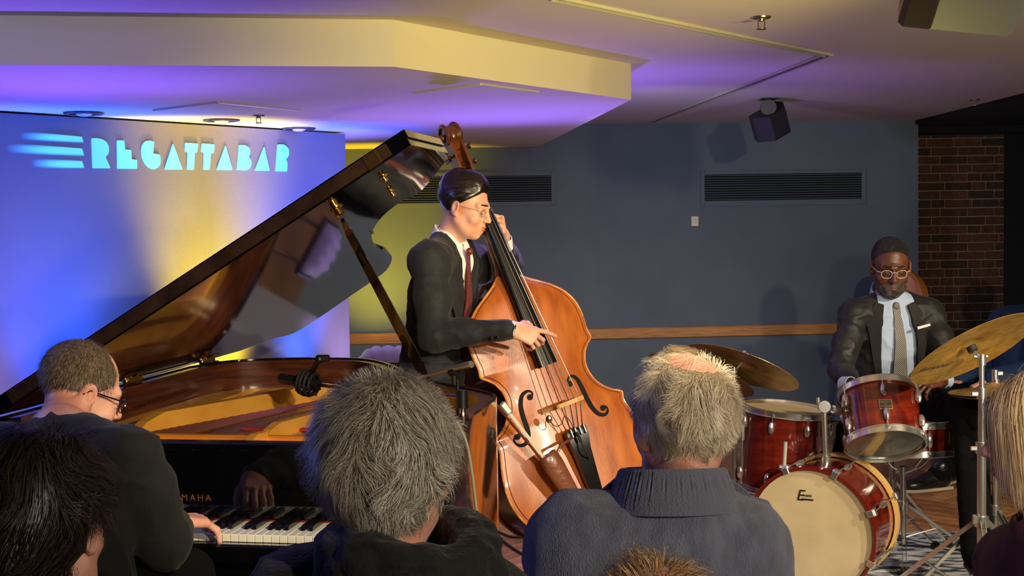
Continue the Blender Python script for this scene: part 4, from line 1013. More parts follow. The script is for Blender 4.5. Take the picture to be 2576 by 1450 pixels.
# stands
def stand(name, label, px, Y, ytop, secs, feet, hub=.26, spread=.28, legw=.012, rot=.3, cat='drum hardware', low=None):
    """secs: (z_from, z_to, radius)"""
    base = at(px, ytop, Y); X = base[0]; t = empty(name, (X, Y, 0), label, cat); top = base[2]
    for z0, z1, r_ in secs:
        z1 = top if z1 is None else z1; G().rod((X, Y, z0), (X, Y, z1), r_, 14).put('tube', m_hw, t)
        if z1 != top: G().rod((X, Y, z1 - .03), (X, Y, z1 + .012), r_ + .006, 14).box((X - r_ - .012, Y - .004, z1 - .01), (.03, .010, .016), b=.003).put('clamp', m_hw, t)
    G().rod((X, Y, hub - .02), (X, Y, hub + .02), secs[0][2] + .009, 14).box((X - .03, Y - .01, hub + .01), (.014, .012, .035), b=.003).put('hub', m_hw, t)
    for k in range(3):
        q = rot + k * 2.0944; d_ = A(math.cos(q), math.sin(q), 0); e0 = A(X, Y, hub) + d_ * .02; e1 = A(X, Y, .02) + d_ * spread
        fr = Fr((e0 + e1) / 2, z=e1 - e0, x=np.cross(d_, A(0, 0, 1)))
        G().box((0.008, 0, 0), (.003, legw, np.linalg.norm(e1 - e0)), fr).box((-.008, 0, 0), (.003, legw, np.linalg.norm(e1 - e0)), fr).put('leg', m_hw, t, smooth=False)
        m0 = A(X, Y, .10) + d_ * .01; G().rod(m0, (e0 + e1) / 2, .004, 6).put('brace', m_hw, t)
        G().box((0, 0, 0), (.028, .026, .05), Fr(e1 + [0, 0, .006], z=e1 - e0, x=np.cross(d_, A(0, 0, 1))), b=.007).put('rubber_foot', m_rub, t)
    G().rod((X, Y, .07), (X, Y, secs[0][0] + .02), .008, 8).put('stem', m_hw, t)
    return t, A(X, Y, top)
def cymbal(name, label, c, n_, R, m=None, bell=.05, parent=None):
    fr = Fr(c, z=n_, x=A(1, 0, 0)); th_ = .0012; pr = [(0.004, .026), (.02, .025), (bell * .7, .019), (bell, .009), (bell * 1.15, .005), (R * .5, -.002), (R * .8, -.008), (R, -.014)]
    G().lathe([(r_, z) for r_, z in pr] + [(r_, z - th_) for r_, z in pr[::-1]], 72, fr, cap=False)
    o = G().lathe([(r_, z) for r_, z in pr] + [(r_, z - th_) for r_, z in pr[::-1]] + [pr[0]], 72, fr, cap=False).put(name, m or m_cym, None, sharp=50, label=label, cat='cymbal')
    return o, fr
# ride cymbal, right front
rn = nrm(A(-.34, .50, .84)); rc_ = at(2442, 872, 4.75)
ride, rfr = cymbal('ride_cymbal', 'large bronze ride cymbal at the right edge, underside toward the camera', rc_, rn, .245)
lq = onplane(2352, 922, rfr((0, 0, -.010)), rn); lx = nrm(onplane(2392, 914, rfr((0, 0, -.010)), rn) - lq)
lg = text_geo('Istanbul', .046, Fr(lq - rn * .003, R=np.stack([lx, np.cross(-rn, lx), -rn], 1)), .0008, shear=.3)
lg.put('logo', mat('cymbal_ink', (60, 46, 20), .5, .2), ride, smooth=False)
rs, rt_ = stand('cymbal_stand', 'tall chrome stand holding the ride cymbal at the right', 2470, 4.75, 905, [(.2, .66, .0165), (.66, .86, .013), (.86, None, .0095)], 0, hub=.38, spread=.42, legw=.016, rot=.35)
G().rod(rt_ - [0, 0, .02], rt_ + [0, 0, .02], .016, 14).rod(rt_, rfr((0, 0, -.02)), .0055, 8).rod(rt_ + [.02, 0, .01], rt_ + [-.03, 0, .01], .008, 8).put('tilter', m_hw, rs)
G().rod(rfr((0, 0, -.02)), rfr((0, 0, .0)), .019, 16).put('felt', m_rub, rs); G().rod(rfr((0, 0, .026)), rfr((0, 0, .045)), .012, 12).put('wing_nut', m_hw, rs)
# left cymbals
cn = nrm(A(.36, .28, .86)); cc_ = at(1869, 918, 5.62)
_, f1 = cymbal('crash_cymbal', 'bronze cymbal seen edge-on beside the white-haired head, wing nut on top', cc_, cn, .252, m_cym2)
s1_, tp = stand('cymbal_stand', 'chrome cymbal stand behind the white-haired man', 1846, 5.62, 935, [(.2, .58, .0125), (.58, None, .0085)], 0, hub=.25, spread=.28)
G().rod(tp, f1((0, 0, .02)), .005, 8).rod(tp - [0, 0, .02], tp + [0, 0, .02], .013, 12).put('tilter', m_hw, s1_); G().rod(f1((0, 0, .02)), f1((0, 0, .05)), .014, 12).ball(f1((-.012, 0, .055)), .009, 8).put('wing_nut', m_hw, s1_)
cc2 = at(1765, 938, 5.9)
_, f2 = cymbal('crash_cymbal', 'bronze cymbal mostly hidden behind the white-haired head, only its tips showing', cc2, cn, .25, m_cym2)
s2_, tp2 = stand('cymbal_stand', 'chrome cymbal stand hidden behind the white-haired head', 1765, 5.9, 955, [(.2, .58, .0125), (.58, None, .0085)], 0, hub=.25, spread=.26, rot=1.0)
G().rod(tp2, f2((0, 0, .03)), .006, 8).put('tilter', m_hw, s2_)
# hi-hat
hc = at(2503, 978, 5.15)
hs, ht = stand('hi_hat_stand', 'chrome hi-hat stand beside the grey-blonde woman', 2505, 5.15, 935, [(.2, .58, .0125), (.58, .84, .0095), (.84, None, .0035)], 0, hub=.33, spread=.30, rot=.9)
_, hf = cymbal('hi_hat_cymbal', 'upper bronze hi-hat cymbal with a domed bell', hc, nrm(A(-.03, .05, 1)), .178, m_cym, .055)
_, hf2 = cymbal('hi_hat_cymbal', 'lower hi-hat cymbal, turned upside down under its pair', hc - [0, 0, .034], nrm(A(.02, .0, -1)), .178, m_cym2, .055)
G().rod(hc + [0, 0, .028], hc + [0, 0, .075], .013, 14).box(hc + [.018, 0, .06], (.03, .01, .018), b=.004).put('clutch', m_hw, hs)
for o, zz_ in (('hi_hat_pedal', .04),):
    p = A(hc[0], 4.92, .0); t = empty(o, p, 'chrome footboard pedal of the hi-hat', 'pedal'); G().box((0, 0, .075), (.075, .27, .008), Fr(p, x=(1, 0, 0), z=(0, -.28, .96)), b=.003).put('footboard', m_hw, t); G().box((0, .02, .01), (.09, .30, .012), Fr(p), b=.003).put('base', m_hwd, t)
# snare stand, throne and a spare blue-lit stand
ss_, stp = stand('snare_stand', 'chrome snare stand with chain-like double braced legs on the rug', 2272, 5.66, 1192, [(.2, .40, .0125), (.40, None, .009)], 0, hub=.24, spread=.33, rot=.25)
for k in range(3):
    q = k * 2.094 + .5; a0 = stp; a1 = SF((.14 * math.cos(q), .14 * math.sin(q), -.075)); G().tube([a0, (a0 + a1) / 2 - [0, 0, .02], a1, a1 + [0, 0, .03]], .005, 8).put('basket_arm', m_hw, ss_)
bs, _t = stand('tripod_stand', 'thin chrome stand lit blue behind the snare drum', 2243, 5.86, 1150, [(.2, None, .011)], 0, hub=.30, spread=.25, rot=2.0)
# floor tom cymbal tilter / lugs on bass drum, bass pedal
p = BDF((-.262, 0, -BDD / 2 - .12)); p[2] = 0
t = empty('bass_drum_pedal', p, 'chrome bass drum pedal behind the bass drum', 'pedal'); pf = Fr(p, R=np.stack([lf.R[:, 0], -bd_n, A(0, 0, 1)], 1))
G().box((0, .05, .02), (.09, .30, .012), pf, b=.003).put('base', m_hwd, t); G().box((0, .06, .07), (.07, .26, .008), Fr(pf((0, 0, 0)), R=pf.R @ np.array([[1, 0, 0], [0, .97, .24], [0, -.24, .97]])), b=.003).put('footboard', m_hw, t)
for s_ in (-.05, .05): G().rod(pf((s_, -.06, .02)), pf((s_, -.06, .22)), .006, 8).put('upright', m_hw, t)
G().rod(pf((-.05, -.06, .21)), pf((.05, -.06, .21)), .006, 8).rod(pf((0, -.06, .21)), pf((0, -.02, .36)), .004, 8).put('axle', m_hw, t); G().ball(pf((0, -.03, .36)), .024, 12).put('beater', m_rub, t)
c = at(2255, 1330, 6.05); 
t = empty('drum_throne', (1.63, 5.98, 0), 'round black drum throne under the drummer', 'stool'); G().lathe([(0, .42), (.15, .42), (.165, .44), (.165, .47), (.14, .50), (0, .505)], 28, Fr((1.63, 5.98, 0))).put('seat', m_leather, t)
G().rod((1.63, 5.98, .12), (1.63, 5.98, .43), .014, 12).put('post', m_hw, t)
for k in range(3):
    q = k * 2.094 - .6; d_ = A(math.cos(q), math.sin(q), 0); G().box((0, 0, 0), (.02, .006, .40), Fr(A(1.63, 5.98, .16) + d_ * .15, z=d_ * .3 - A(0, 0, .27), x=np.cross(d_, A(0, 0, 1)))).put('leg', m_hw, t, smooth=False); G().box(A(1.63, 5.98, .022) + d_ * .30, (.035, .035, .04), b=.008).put('rubber_foot', m_rub, t)
# rug
def rug_mat():
    m = mat('woven_rug', (216, 220, 220), .95, rgb2=(58, 74, 98), scale=7, detail=9, contrast=(.46, .56), stretch=(1, 3, 1), bump=.6, bscale=180); return m
G().box((0, 0, .004), (2.3, 1.45, .008), Fr((1.95, 5.42, 0), x=(1, -.02, 0), z=(0, 0, 1)), b=.003).put('rug', rug_mat(), label='worn blue-grey patterned rug under the drum kit', cat='rug')

# ---------------------------------------------------------------- people
m_skinA = mat('skin_fair', (228, 176, 150), .45, rgb2=(212, 150, 124), scale=14, bump=.12, bscale=260, spec=.4)
m_skinB = mat('skin_brown', (112, 66, 44), .38, rgb2=(84, 46, 30), scale=14, bump=.14, bscale=260, spec=.5)
m_skinC = mat('skin_pink', (232, 178, 158), .45, rgb2=(212, 144, 124), scale=11, bump=.15, bscale=240, spec=.4)
for m_ in (m_skinA, m_skinB, m_skinC):
    b_ = m_.node_tree.nodes['Principled BSDF']; b_.inputs['Subsurface Weight'].default_value = .12; b_.inputs['Subsurface Radius'].default_value = (.02, .008, .004); b_.inputs['Subsurface Scale'].default_value = .3
m_suit = mat('suit_charcoal', (11, 12, 17), .75, rgb2=(16, 17, 22), scale=240, bump=.12, bscale=600, sheen=.08)
m_suit2 = mat('suit_black', (16, 15, 15), .6, rgb2=(24, 22, 20), scale=60, bump=.10, bscale=600, sheen=.05)
m_suit3 = mat('suit_soft_black', (20, 21, 22), .9, rgb2=(15, 16, 18), scale=120, bump=.12, bscale=500, sheen=.06)
m_shirt = mat('shirt_white', (236, 234, 228), .7, bump=.2, bscale=300); m_shirtb = mat('shirt_pale_blue', (176, 196, 224), .7, bump=.2, bscale=300)
m_lips = mat('lips', (176, 92, 78), .4); m_lipsb = mat('lips_brown', (132, 74, 62), .4); m_brow = mat('eyebrow_dark', (26, 18, 14), .8)
m_shoe = mat('shoe_black', (16, 15, 16), .3, coat=.4); m_wire = mat('glasses_metal', (190, 184, 172), .2, 1.0); m_lens = mat('glasses_lens', (60, 62, 66), .05); m_lens.node_tree.nodes['Principled BSDF'].inputs['Alpha'].default_value = .08; m_clearf = mat('glasses_clear_frame', (226, 206, 176), .15, coat=.6)
m_pants = mat('trousers_black', (5, 5, 7), .95, bump=.15, bscale=500, spec=.15)

def head_frame(c, F, up=(0, 0, 1), roll=0.0):
    y = nrm(F); z = nrm(np.asarray(up, float) - y * np.dot(up, y)); x = np.cross(y, z)
    if roll: z = nrm(z * math.cos(roll) + x * math.sin(roll)); x = np.cross(y, z)
    return Fr(c, R=np.stack([x, y, z], 1))
def head_skin(HF, sc=1.0, jaw=1.0, neck_to=None, h=.003, cheeks=1.0, nose=1.0, wrinkle=0, brow=1.0):
    S = SDF((-.11, -.14, -.24), (.11, .15, .14), h)
    S.ell((0, -.018, .036), (.0745, .094, .081), 0)
    S.ell((0, .028, -.028), (.060 * cheeks, .062, .085), .03); S.ell((0, .030, -.082), (.048 * jaw, .050, .034), .035)
    S.ell((0, .070, -.099), (.020 * jaw, .016, .016), .022)
    for s in (-1, 1):
        S.ell((s * .037, .062, -.036), (.024, .020, .020), .022); S.cone((s * .010, .085, .021), (s * .044, .070, .021), .011 * brow, .009, .016)
        S.cone((s * .055, .0, -.055), (s * .040, .045, -.090), .012, .012, .03)
        S.ell((s * .031, .097, .000), (.016, .012, .011), .014, op='cut')
        S.ell((s * .031, .0745, -.001), (.0145, .0125, .0115), .004); S.cone((s * .020, .084, -.010), (s * .042, .078, -.010), .0035, .003, .006)
        # ear
        a = math.radians(14 * s); R = np.array([[math.cos(a), 0, 0], [0, 1, 0], [0, 0, 1]]); 
        t = math.radians(-22) * s; R = np.array([[math.cos(t), -math.sin(t), 0], [math.sin(t), math.cos(t), 0], [0, 0, 1.0]])
        S.ell((s * .079, -.012, -.008), (.0075, .020, .030), .006, R=R); S.ell((s * .075, -.004, -.032), (.0065, .010, .012), .008)
        S.ell((s * .088, -.008, -.004), (.0065, .011, .018), .005, R=R, op='cut')
    S.cone((0, .084, .012), (0, .108 * nose, -.026), .0085, .0105, .012); S.ell((0, .109 * nose, -.030), (.0105, .010, .009), .006)
    for s in (-1, 1): S.ell((s * .0125, .099, -.033), (.0078, .009, .0072), .006); S.ell((s * .006, .107, -.0405), (.0034, .0045, .003), .002, op='cut')
    S.ell((0, .084, -.064), (.026, .015, .022), .016)
    for s in (-1, 1):
        S.cone((0, .0975, -.058), (s * .021, .086, -.0625), .0046, .0028, .004); S.cone((0, .0965, -.0705), (s * .019, .086, -.066), .0054, .003, .004)
        S.cone((s * .001, .1025, -.0640), (s * .022, .090, -.0645), .0016, .0014, .003, op='cut')
    n0 = HF.inv(neck_to) / sc if neck_to is not None else A(0, -.05, -.20)
    S.cone((0, -.022, -.045), n0, .050, .054, .03)
    if wrinkle: S.disp(lambda p: wrinkle * vnoise(p * [1, 1, 2.5], 70, 5))
    v, q = S.mesh(); return HF(v * sc), q
def hair_cap(HF, sc, name, m, person, t=.012, line=(.69, -.008), front=.0, groove=0, gdir=(1, .2, .3), gs=160, h=.0032, r=(.0745, .094, .081), c=(0, -.018, .036), bulge=None, low=None, seed=3, sideburn=True, cutfn=None):
    S = SDF((-.14, -.16, -.16), (.14, .15, .18), h)
    S.ell(c, (r[0] + t, r[1] + t, r[2] + t), 0)
    if bulge:
        for bc, br, k in bulge: S.ell(bc, br, k)
    a, b = line
    S.half(lambda X: -(X[..., 2] - (b + a * X[..., 1])) / math.sqrt(1 + a * a), .012)
    if low is not None: S.half(lambda X: low - X[..., 2], .01)
    S.half(lambda X: X[..., 1] - (.078 + front - .25 * np.maximum(X[..., 2] - .06, 0)), .012)
    for s in (-1, 1): S.ell((s * .09, -.008, -.012), (.024, .026, .034), .006, op='cut')
    if cutfn: cutfn(S)
    if groove:
        g = nrm(gdir)
        def fn(p):
            d = p @ g; w = vnoise(p, 22, seed) * .012
            return groove * (.55 * np.sin((d + w) * gs * 2.2) + .6 * vnoise(p * A(1, .4, 1) , gs * .55, seed + 1))
        S.disp(fn)
    v, q = S.mesh(); return put(name, HF(v * sc), q, m, person, sharp=None)
def strands(HF, sc, name, mats, person, n, length, c=(0, -.018, .036), r=(.0745, .094, .081), crown=(0, -.55, .83), region=None, grav=.35, lift=.25, frizz=.3, width=.0008, steps=7, seed=1, off=.004, wave=0, clump=0, push=1.0, swirl=0.0, curl=0.0, cscale=28, hug=.16):
    g = np.random.default_rng(seed); c = A(*c); r = A(*r); d = g.normal(size=(n * 3, 3)); d /= np.linalg.norm(d, axis=1)[:, None]
    p = c + d * r
    if region is not None: k = region(p, d); p, d = p[k], d[k]
    p, d = p[:n], d[:n]; n = len(p); cr = nrm(crown); nr = (p - c) / (r * r); nr /= np.linalg.norm(nr, axis=1)[:, None]
    fl = d - cr; fl -= nr * np.einsum('ij,ij->i', fl, nr)[:, None]; fl /= np.linalg.norm(fl, axis=1)[:, None] + 1e-6
    if swirl: fl = fl + swirl * np.cross(nr, fl)
    ln = np.asarray(length(p, d, g) if callable(length) else g.uniform(length[0], length[1], n)); st = (ln / steps)[:, None]
    if clump: cn = np.stack([vnoise(p, clump, 11 + i) for i in range(3)], 1)
    else: cn = 0
    jit = g.normal(size=(n, 3)) * frizz * .6 + cn * frizz * 1.6; dr = fl + nr * lift * g.uniform(.3, 1.4, n)[:, None] + jit; offs = off + g.uniform(0, 1, n) ** 2 * off * 3
    P_ = [p.copy()]; x = p.copy(); ph = g.uniform(0, 6.28, n)
    for s in range(steps):
        dr = dr + A(0, 0, -1) * grav + g.normal(size=(n, 3)) * frizz * .25
        if curl: dr = dr + curl * np.stack([vnoise(x, cscale, 31 + i + seed) for i in range(3)], 1)
        if wave: dr = dr + wave * np.sin(ph + s * 1.7)[:, None] * np.cross(nr, fl)
        dr /= np.linalg.norm(dr, axis=1)[:, None]; x = x + dr * st
        e = (x - c) / r; q_ = np.linalg.norm(e, axis=1); lim = 1 + push * offs / .085 * min(1, (s + 1) / 2); k = q_ < lim
        x[k] = c + (e[k] * r) * (lim[k] / q_[k])[:, None]
        mx = lim + hug * (.25 + .75 * (s + 1) / steps); k = q_ > mx; x[k] = c + (e[k] * r) * (mx[k] / q_[k])[:, None]; P_.append(x.copy())
    P_ = np.array(P_); out = []; m = steps + 1
    for s in range(m):
        T = P_[min(s + 1, steps)] - P_[max(s - 1, 0)]; rad = (P_[s] - c) / (r * r); wv_ = np.cross(T, rad); wv_ /= np.linalg.norm(wv_, axis=1)[:, None] + 1e-9
        w = width * (1 - (s / steps) ** 2 * .8); out += [P_[s] - wv_ * w, P_[s] + wv_ * w]
    v = np.array(out).transpose(1, 0, 2).reshape(-1, 3)
    b = (np.arange(n) * 2 * m)[:, None, None]; s_ = (np.arange(steps) * 2)[None, :, None]; q = (b + s_ + np.array([0, 1, 3, 2])[None, None]).reshape(-1, 4)
    o = put(name, HF(v * sc), np.ascontiguousarray(q), mats, person, sharp=None, kind='stuff')
    mi = np.repeat(g.integers(0, len(mats), n), steps).astype(np.int32); o.data.polygons.foreach_set('material_index', mi); return o
def hand(wr, y, z, side, curl, spread=.08, thumb=(.55, .62, -.45), tcurl=25, sc=1.0, h=.0026):
    y = nrm(y); z = nrm(np.asarray(z, float) - y * np.dot(z, y)); x = np.cross(y, z); R = np.stack([x * side, y, z], 1); fr = Fr(wr, R=R)  # +x = thumb side
    pr = []; L_ = [(.042, .026, .021), (.046, .030, .022), (.043, .028, .021), (.034, .021, .018)]; kx = [.030, .011, -.009, -.028]; ky = [.088, .092, .087, .078]; rr_ = [.0092, .0092, .0088, .0078]
    for i in range(4):
        kn = A(kx[i], ky[i], .0) * sc; pr.append((A(kx[i] * .55, .008, 0) * sc, kn, .0135 * sc, .0112 * sc, .014))
        a = 0; p = kn; sp = (1.5 - i) * spread
        for j in range(3):
            a += math.radians(curl[i][j]); d = A(math.sin(sp) * math.cos(a), math.cos(sp) * math.cos(a), -math.sin(a)); n_ = p + d * L_[i][j] * sc
            pr.append((p, n_, rr_[i] * sc * (1 - .08 * j), rr_[i] * sc * (1 - .08 * (j + 1)), .004)); p = n_
    d = nrm(thumb); p = A(.020, .018, -.006) * sc; pr.append((A(.005, .005, 0) * sc, p, .014 * sc, .014 * sc, .012))
    for j, l in enumerate((.040, .030, .025)):
        n_ = p + d * l * sc; pr.append((p, n_, (.0135 - .002 * j) * sc, (.0115 - .0018 * j) * sc, .007)); p = n_
        a = math.radians(tcurl); d = nrm(d + A(-math.sin(a), .1, -math.sin(a) * .5))
    pr.append((A(0, -.03, 0) * sc, A(0, .01, 0) * sc, .024 * sc, .024 * sc, .02))
    P3 = [(fr(a), fr(b), r1, r2, k) for a, b, r1, r2, k in pr]; pts = np.array([q for t in P3 for q in t[:2]])
    S = SDF(pts.min(0) - .035, pts.max(0) + .035, h)
    for a, b, r1, r2, k in P3: S.cone(a, b, r1, r2, k)
    return S.mesh(), fr
def tor_frame(shR, shL, up): # x to person's right
    x = nrm(shR - shL); z = nrm(up - x * np.dot(up, x)); y = np.cross(z, x); return np.stack([x, y, z], 1)
def wrinkles(seed, amp=.0055):
    def fn(p):
        r1 = 1 - np.abs(vnoise(p * A(1, 1, 1.5) + .3 * p[:, [2, 0, 1]], 13, seed + 1)) * 2
        return amp * vnoise(p * A(1, 1, .55), 9, seed) - amp * .8 * np.maximum(r1, 0) ** 2 + amp * .2 * vnoise(p, 55, seed + 2)
    return fn
def prism_cut(S, tri, d, y0=None):
    """cut an infinite triangular prism along d, only in front of y0 (point)"""
    d = nrm(d); a = nrm(np.cross(d, [0, 0, 1])); b = np.cross(a, d); P2 = [(np.dot(p, a), np.dot(p, b)) for p in tri]
    ar = sum(P2[i][0] * P2[(i + 1) % len(P2)][1] - P2[(i + 1) % len(P2)][0] * P2[i][1] for i in range(len(P2)))
    if ar < 0: P2 = P2[::-1]
    X = S._sub(S.lo, S.lo + S.h * (S.n - 1))[1]; u = X @ a; w = X @ b; D = np.full(u.shape, -9.0)
    for i in range(len(P2)):
        p, q = P2[i], P2[(i + 1) % len(P2)]; e = A(q[0] - p[0], q[1] - p[1]); e /= np.linalg.norm(e); D = np.maximum(D, (u - p[0]) * e[1] - (w - p[1]) * e[0])
    if y0 is not None: D = np.maximum(D, np.dot(y0, d) - X @ d)
    S.a = np.maximum(S.a, -D.astype(np.float32))
def torso_sdf(J, R, g=0.0, h=.009, arms=True, hem=None, seed=1, wr=.0055, wx=1.0, slack=0):
    pts = np.array([J[k] for k in ('shR', 'shL', 'elR', 'elL', 'wrR', 'wrL', 'waist', 'pelvis', 'chest', 'neck') if k in J])
    S = SDF(pts.min(0) - .26, pts.max(0) + .2, h)
    S.ell(J['chest'], A(.165 * wx, .112, .17) + g, .05, R=R); S.ell(J['waist'], A(.150 * wx, .108, .16) + g, .08, R=R)
    S.ell(J['pelvis'], A(.165 * wx, .120, .15) + g, .08, R=R)
    S.cone(J['shR'], J['shL'], .058 + g, None, .05)
    for s in ('R', 'L'):
        S.cone(J['neck'] + R[:, 2] * .0, J['sh' + s], .048 + g * .6, .058 + g, .06)
        if arms and 'el' + s in J:
            S.chain([J['sh' + s], (J['sh' + s] + J['el' + s]) / 2, J['el' + s]], [.064 + g, .056 + g + slack, .050 + g + slack], .03)
            S.chain([J['el' + s], (J['el' + s] + J['wr' + s]) / 2, J['wr' + s]], [.049 + g + slack, .044 + g + slack, .036 + g + slack * .6], .02)
    S.disp(wrinkles(seed, wr))
    if hem is not None: S.half(lambda X: hem - X[..., 2], .004)
    return S
def legs(person, J, m, seed=2, h=.009, r=(.088, .066, .055)):
    pts = np.array([J[k] for k in ('hipR', 'hipL', 'knR', 'knL', 'anR', 'anL')]); S = SDF(pts.min(0) - .16, pts.max(0) + .16, h)
    S.cone(J['hipR'], J['hipL'], .11, None, .05)
    for s in 'RL': S.chain([J['hip' + s], J['kn' + s], J['an' + s]], r, .03)
    S.disp(wrinkles(seed, .006)); v, q = S.mesh(); return put('trousers', v, q, m, person, sharp=None)
def shoe(person, an, d, m=None, name='shoe', sole=None):
    d = nrm([d[0], d[1], 0]); z0 = max(an[2] - .07, .0); fr = Fr(A(an[0], an[1], z0), x=np.cross(d, [0, 0, 1]), z=(0, 0, 1)); 
    S = SDF((-.07, -.10, -.0), (.07, .23, .15), .004); S.ell((0, .02, .045), (.040, .09, .050), 0); S.ell((0, .12, .032), (.046, .085, .032), .03); S.cone((0, -.02, .05), (0, -.02, .11), .040, .045, .03); S.half(lambda X: .010 - X[..., 2], .004)
    v, q = S.mesh(); o = put(name, fr(v) if np.dot(fr.R[:, 1], d) > 0 else fr(v * [-1, -1, 1]), q, m or m_shoe, person, sharp=None)
    s_ = 1 if np.dot(fr.R[:, 1], d) > 0 else -1
    G().prism([(.036, -.07), (.044, .02), (.047, .12), (.030, .195), (-.020, .20), (-.044, .14), (-.040, .02), (-.034, -.07)], .0, .014, Fr(fr.o, R=fr.R * [s_, s_, 1])).put('sole', sole or m_rub, o, smooth=False)
def body_put(person, parts, m):
    v, q = cat_mesh(parts); return put('body', v, q, m, person, sharp=None)
def cuff(person, wr, d, m, r=.036, L_=.03, name='shirt_cuff'):
    G().lathe([(r * .96, -L_), (r, -L_), (r * .97, L_ * .4), (r * .88, L_ * .4), (r * .9, -L_)], 22, Fr(wr, z=d), cap=False).put(name, m, person)
def collar(person, HF, sc, m, drop=-.135, r=.060, hgt=.036, open_=.5, tilt=.25, name='shirt_collar', back=-.035):
    rows = []; n = 30
    for e, (rr_, zz) in enumerate(((r + .010, -hgt), (r + .004, 0), (r - .003, 0.001), (r, -hgt))):
        rows.append([HF(A(rr_ * 1.02 * math.sin(t), back + rr_ * 1.0 * math.cos(t), drop + zz - tilt * rr_ * math.cos(t) + (-.022 * max(0, math.cos(t)) ** 3 if zz < 0 else 0)) * sc) for t in np.linspace(open_ * .25, 2 * math.pi - open_ * .25, n)])
    rows.append(rows[0]); return G().grid(np.array(rows)).put(name, m, person, sharp=50)
def glasses(person, HF, sc, m, r=.0175, wire=.0012, lens=True, yy=.094, square=0):
    g = G(); sq = lambda t: (1 + square * .18 * abs(math.sin(2 * t)))
    for s in (-1, 1):
        ring_ = [HF(A(s * .031 + r * 1.12 * sq(t) * math.cos(t), yy + .004 - abs(s * .031 + r * math.cos(t)) * .16, -.004 + r * .92 * sq(t) * math.sin(t)) * sc) for t in np.arange(26) / 26 * 2 * math.pi]
        g.tube(ring_, wire, 6, closed=True); g.tube([HF(A(*p) * sc) for p in ((s * .050, yy - .004, .004), (s * .068, yy - .016, .005), (s * .078, .02, .003), (s * .081, -.012, .004), (s * .080, -.026, -.010))], wire, 6)
    g.tube([HF(A(*p) * sc) for p in ((-.0115, yy + .001, .002), (0, yy + .004, .006), (.0115, yy + .001, .002))], wire, 6); o = g.put('glasses', m, person)
    if lens:
        for s in (-1, 1):
            R_ = [HF(A(s * .031 + r * 1.10 * math.cos(t), yy + .0035 - abs(s * .031 + r * math.cos(t)) * .16, -.004 + r * .9 * math.sin(t)) * sc) for t in np.arange(20) / 20 * 2 * math.pi]
            d = HF.R[:, 1] * .0012; G().add(R_ + [p - d for p in R_], [tuple(range(20)), tuple(range(20, 40))[::-1]] + [(i, i + 20, (i + 1) % 20 + 20, (i + 1) % 20) for i in range(20)]).put('lens', m_lens, o, smooth=False)
def face_bits(person, HF, sc, mb, ml, t=.0032, z=.026):
    for s in (-1, 1):
        G().tube([HF(A(*p) * sc) for p in ((s * .014, .0945, z + .002), (s * .026, .092, z + .002), (s * .039, .083, z + .002), (s * .047, .074, z - .003))], [t, t * 1.2, t, t * .5], 8).put('eyebrow', mb, person)
        G().tube([HF(A(*p) * sc) for p in ((s * .019, .0855, -.006), (s * .030, .0885, -.0085), (s * .043, .0815, -.006))], .0011, 6).put('eyelashes', m_brow, person)
    g = G().tube([HF(A(*p) * sc) for p in ((-.0215, .089, -.0635), (-.010, .0995, -.0595), (0, .1015, -.0605), (.010, .0995, -.0595), (.0215, .089, -.0635))], [.001, .0034, .0036, .0034, .001], 8)
    g.tube([HF(A(*p) * sc) for p in ((-.020, .089, -.065), (-.010, .0985, -.0695), (0, .1005, -.0705), (.010, .0985, -.0695), (.020, .089, -.065))], [.001, .0038, .0044, .0038, .001], 8); g.put('lips', ml, person)

# ================= bassist
c = at(1172, 519, 5.2); HFb = head_frame(c, (.90, -.34, -.30)); sc = 1.0
J = dict(neck=at(1126, 600, 5.24), shR=at(1080, 660, 5.02), shL=at(1200, 664, 5.38), chest=at(1112, 742, 5.23), waist=at(1100, 860, 5.25), pelvis=at(1094, 950, 5.27),
         elR=at(1092, 845, 4.90), wrR=at(1276, 830, 4.84), elL=at(1278, 662, 5.56), wrL=at(1268, 618, 5.36))
ps = empty('person', (J['pelvis'][0], J['pelvis'][1], 0), 'standing bassist with slicked dark hair and wire glasses, charcoal suit, dark red tie, plucking', 'person')
R = tor_frame(J['shR'], J['shL'], J['neck'] - J['pelvis']); fwd = R[:, 1]
hR, frR = hand(at(1288, 829, 4.84), (.93, .12, -.34), (-.25, -.80, .55), -1, [(8, 12, 12), (38, 40, 20), (48, 45, 25), (50, 48, 25)], .10, thumb=(.75, .55, -.45), tcurl=15)
hL, frL = hand(at(1266, 598, 5.32), (-.02, -.80, .60), (1, .05, .1), 1, [(62, 62, 35), (66, 62, 35), (70, 62, 35), (72, 62, 35)], .16, thumb=(.2, .5, -.85), tcurl=8, sc=1.04)
Sb = torso_sdf(J, R, -.014, .010, wr=0); body = body_put(ps, [head_skin(HFb, sc, jaw=.98, neck_to=J['neck'] + fwd * .01), Sb.mesh(), hR, hL], m_skinA)
hair_cap(HFb, sc, 'hair', mat('hair_black', (14, 11, 10), .28, coat=.4, rgb2=(30, 22, 18), scale=40, stretch=(1, .2, 1)), ps, t=.012, groove=.0034, gdir=(1, .1, .5), gs=60, bulge=[((.01, .004, .102), (.058, .058, .038), .03), ((0, -.05, .08), (.07, .07, .06), .03)], line=(.98, .006), front=.010)
strands(HFb, sc, 'hair_strands', [mat('hair_black', (14, 11, 10)), mat('hair_black_shine', (58, 46, 40), .25)], ps, 4200, (.04, .085), c=(0, -.018, .042), r=(.0875, .107, .101), crown=(0, .9, .1), region=lambda p, d: (p[:, 2] > .03 + .98 * p[:, 1]) & (p[:, 2] > .02), grav=.12, lift=.0, frizz=.04, width=.0007, off=.0008, clump=18, curl=.22, cscale=26, hug=.03, seed=5)
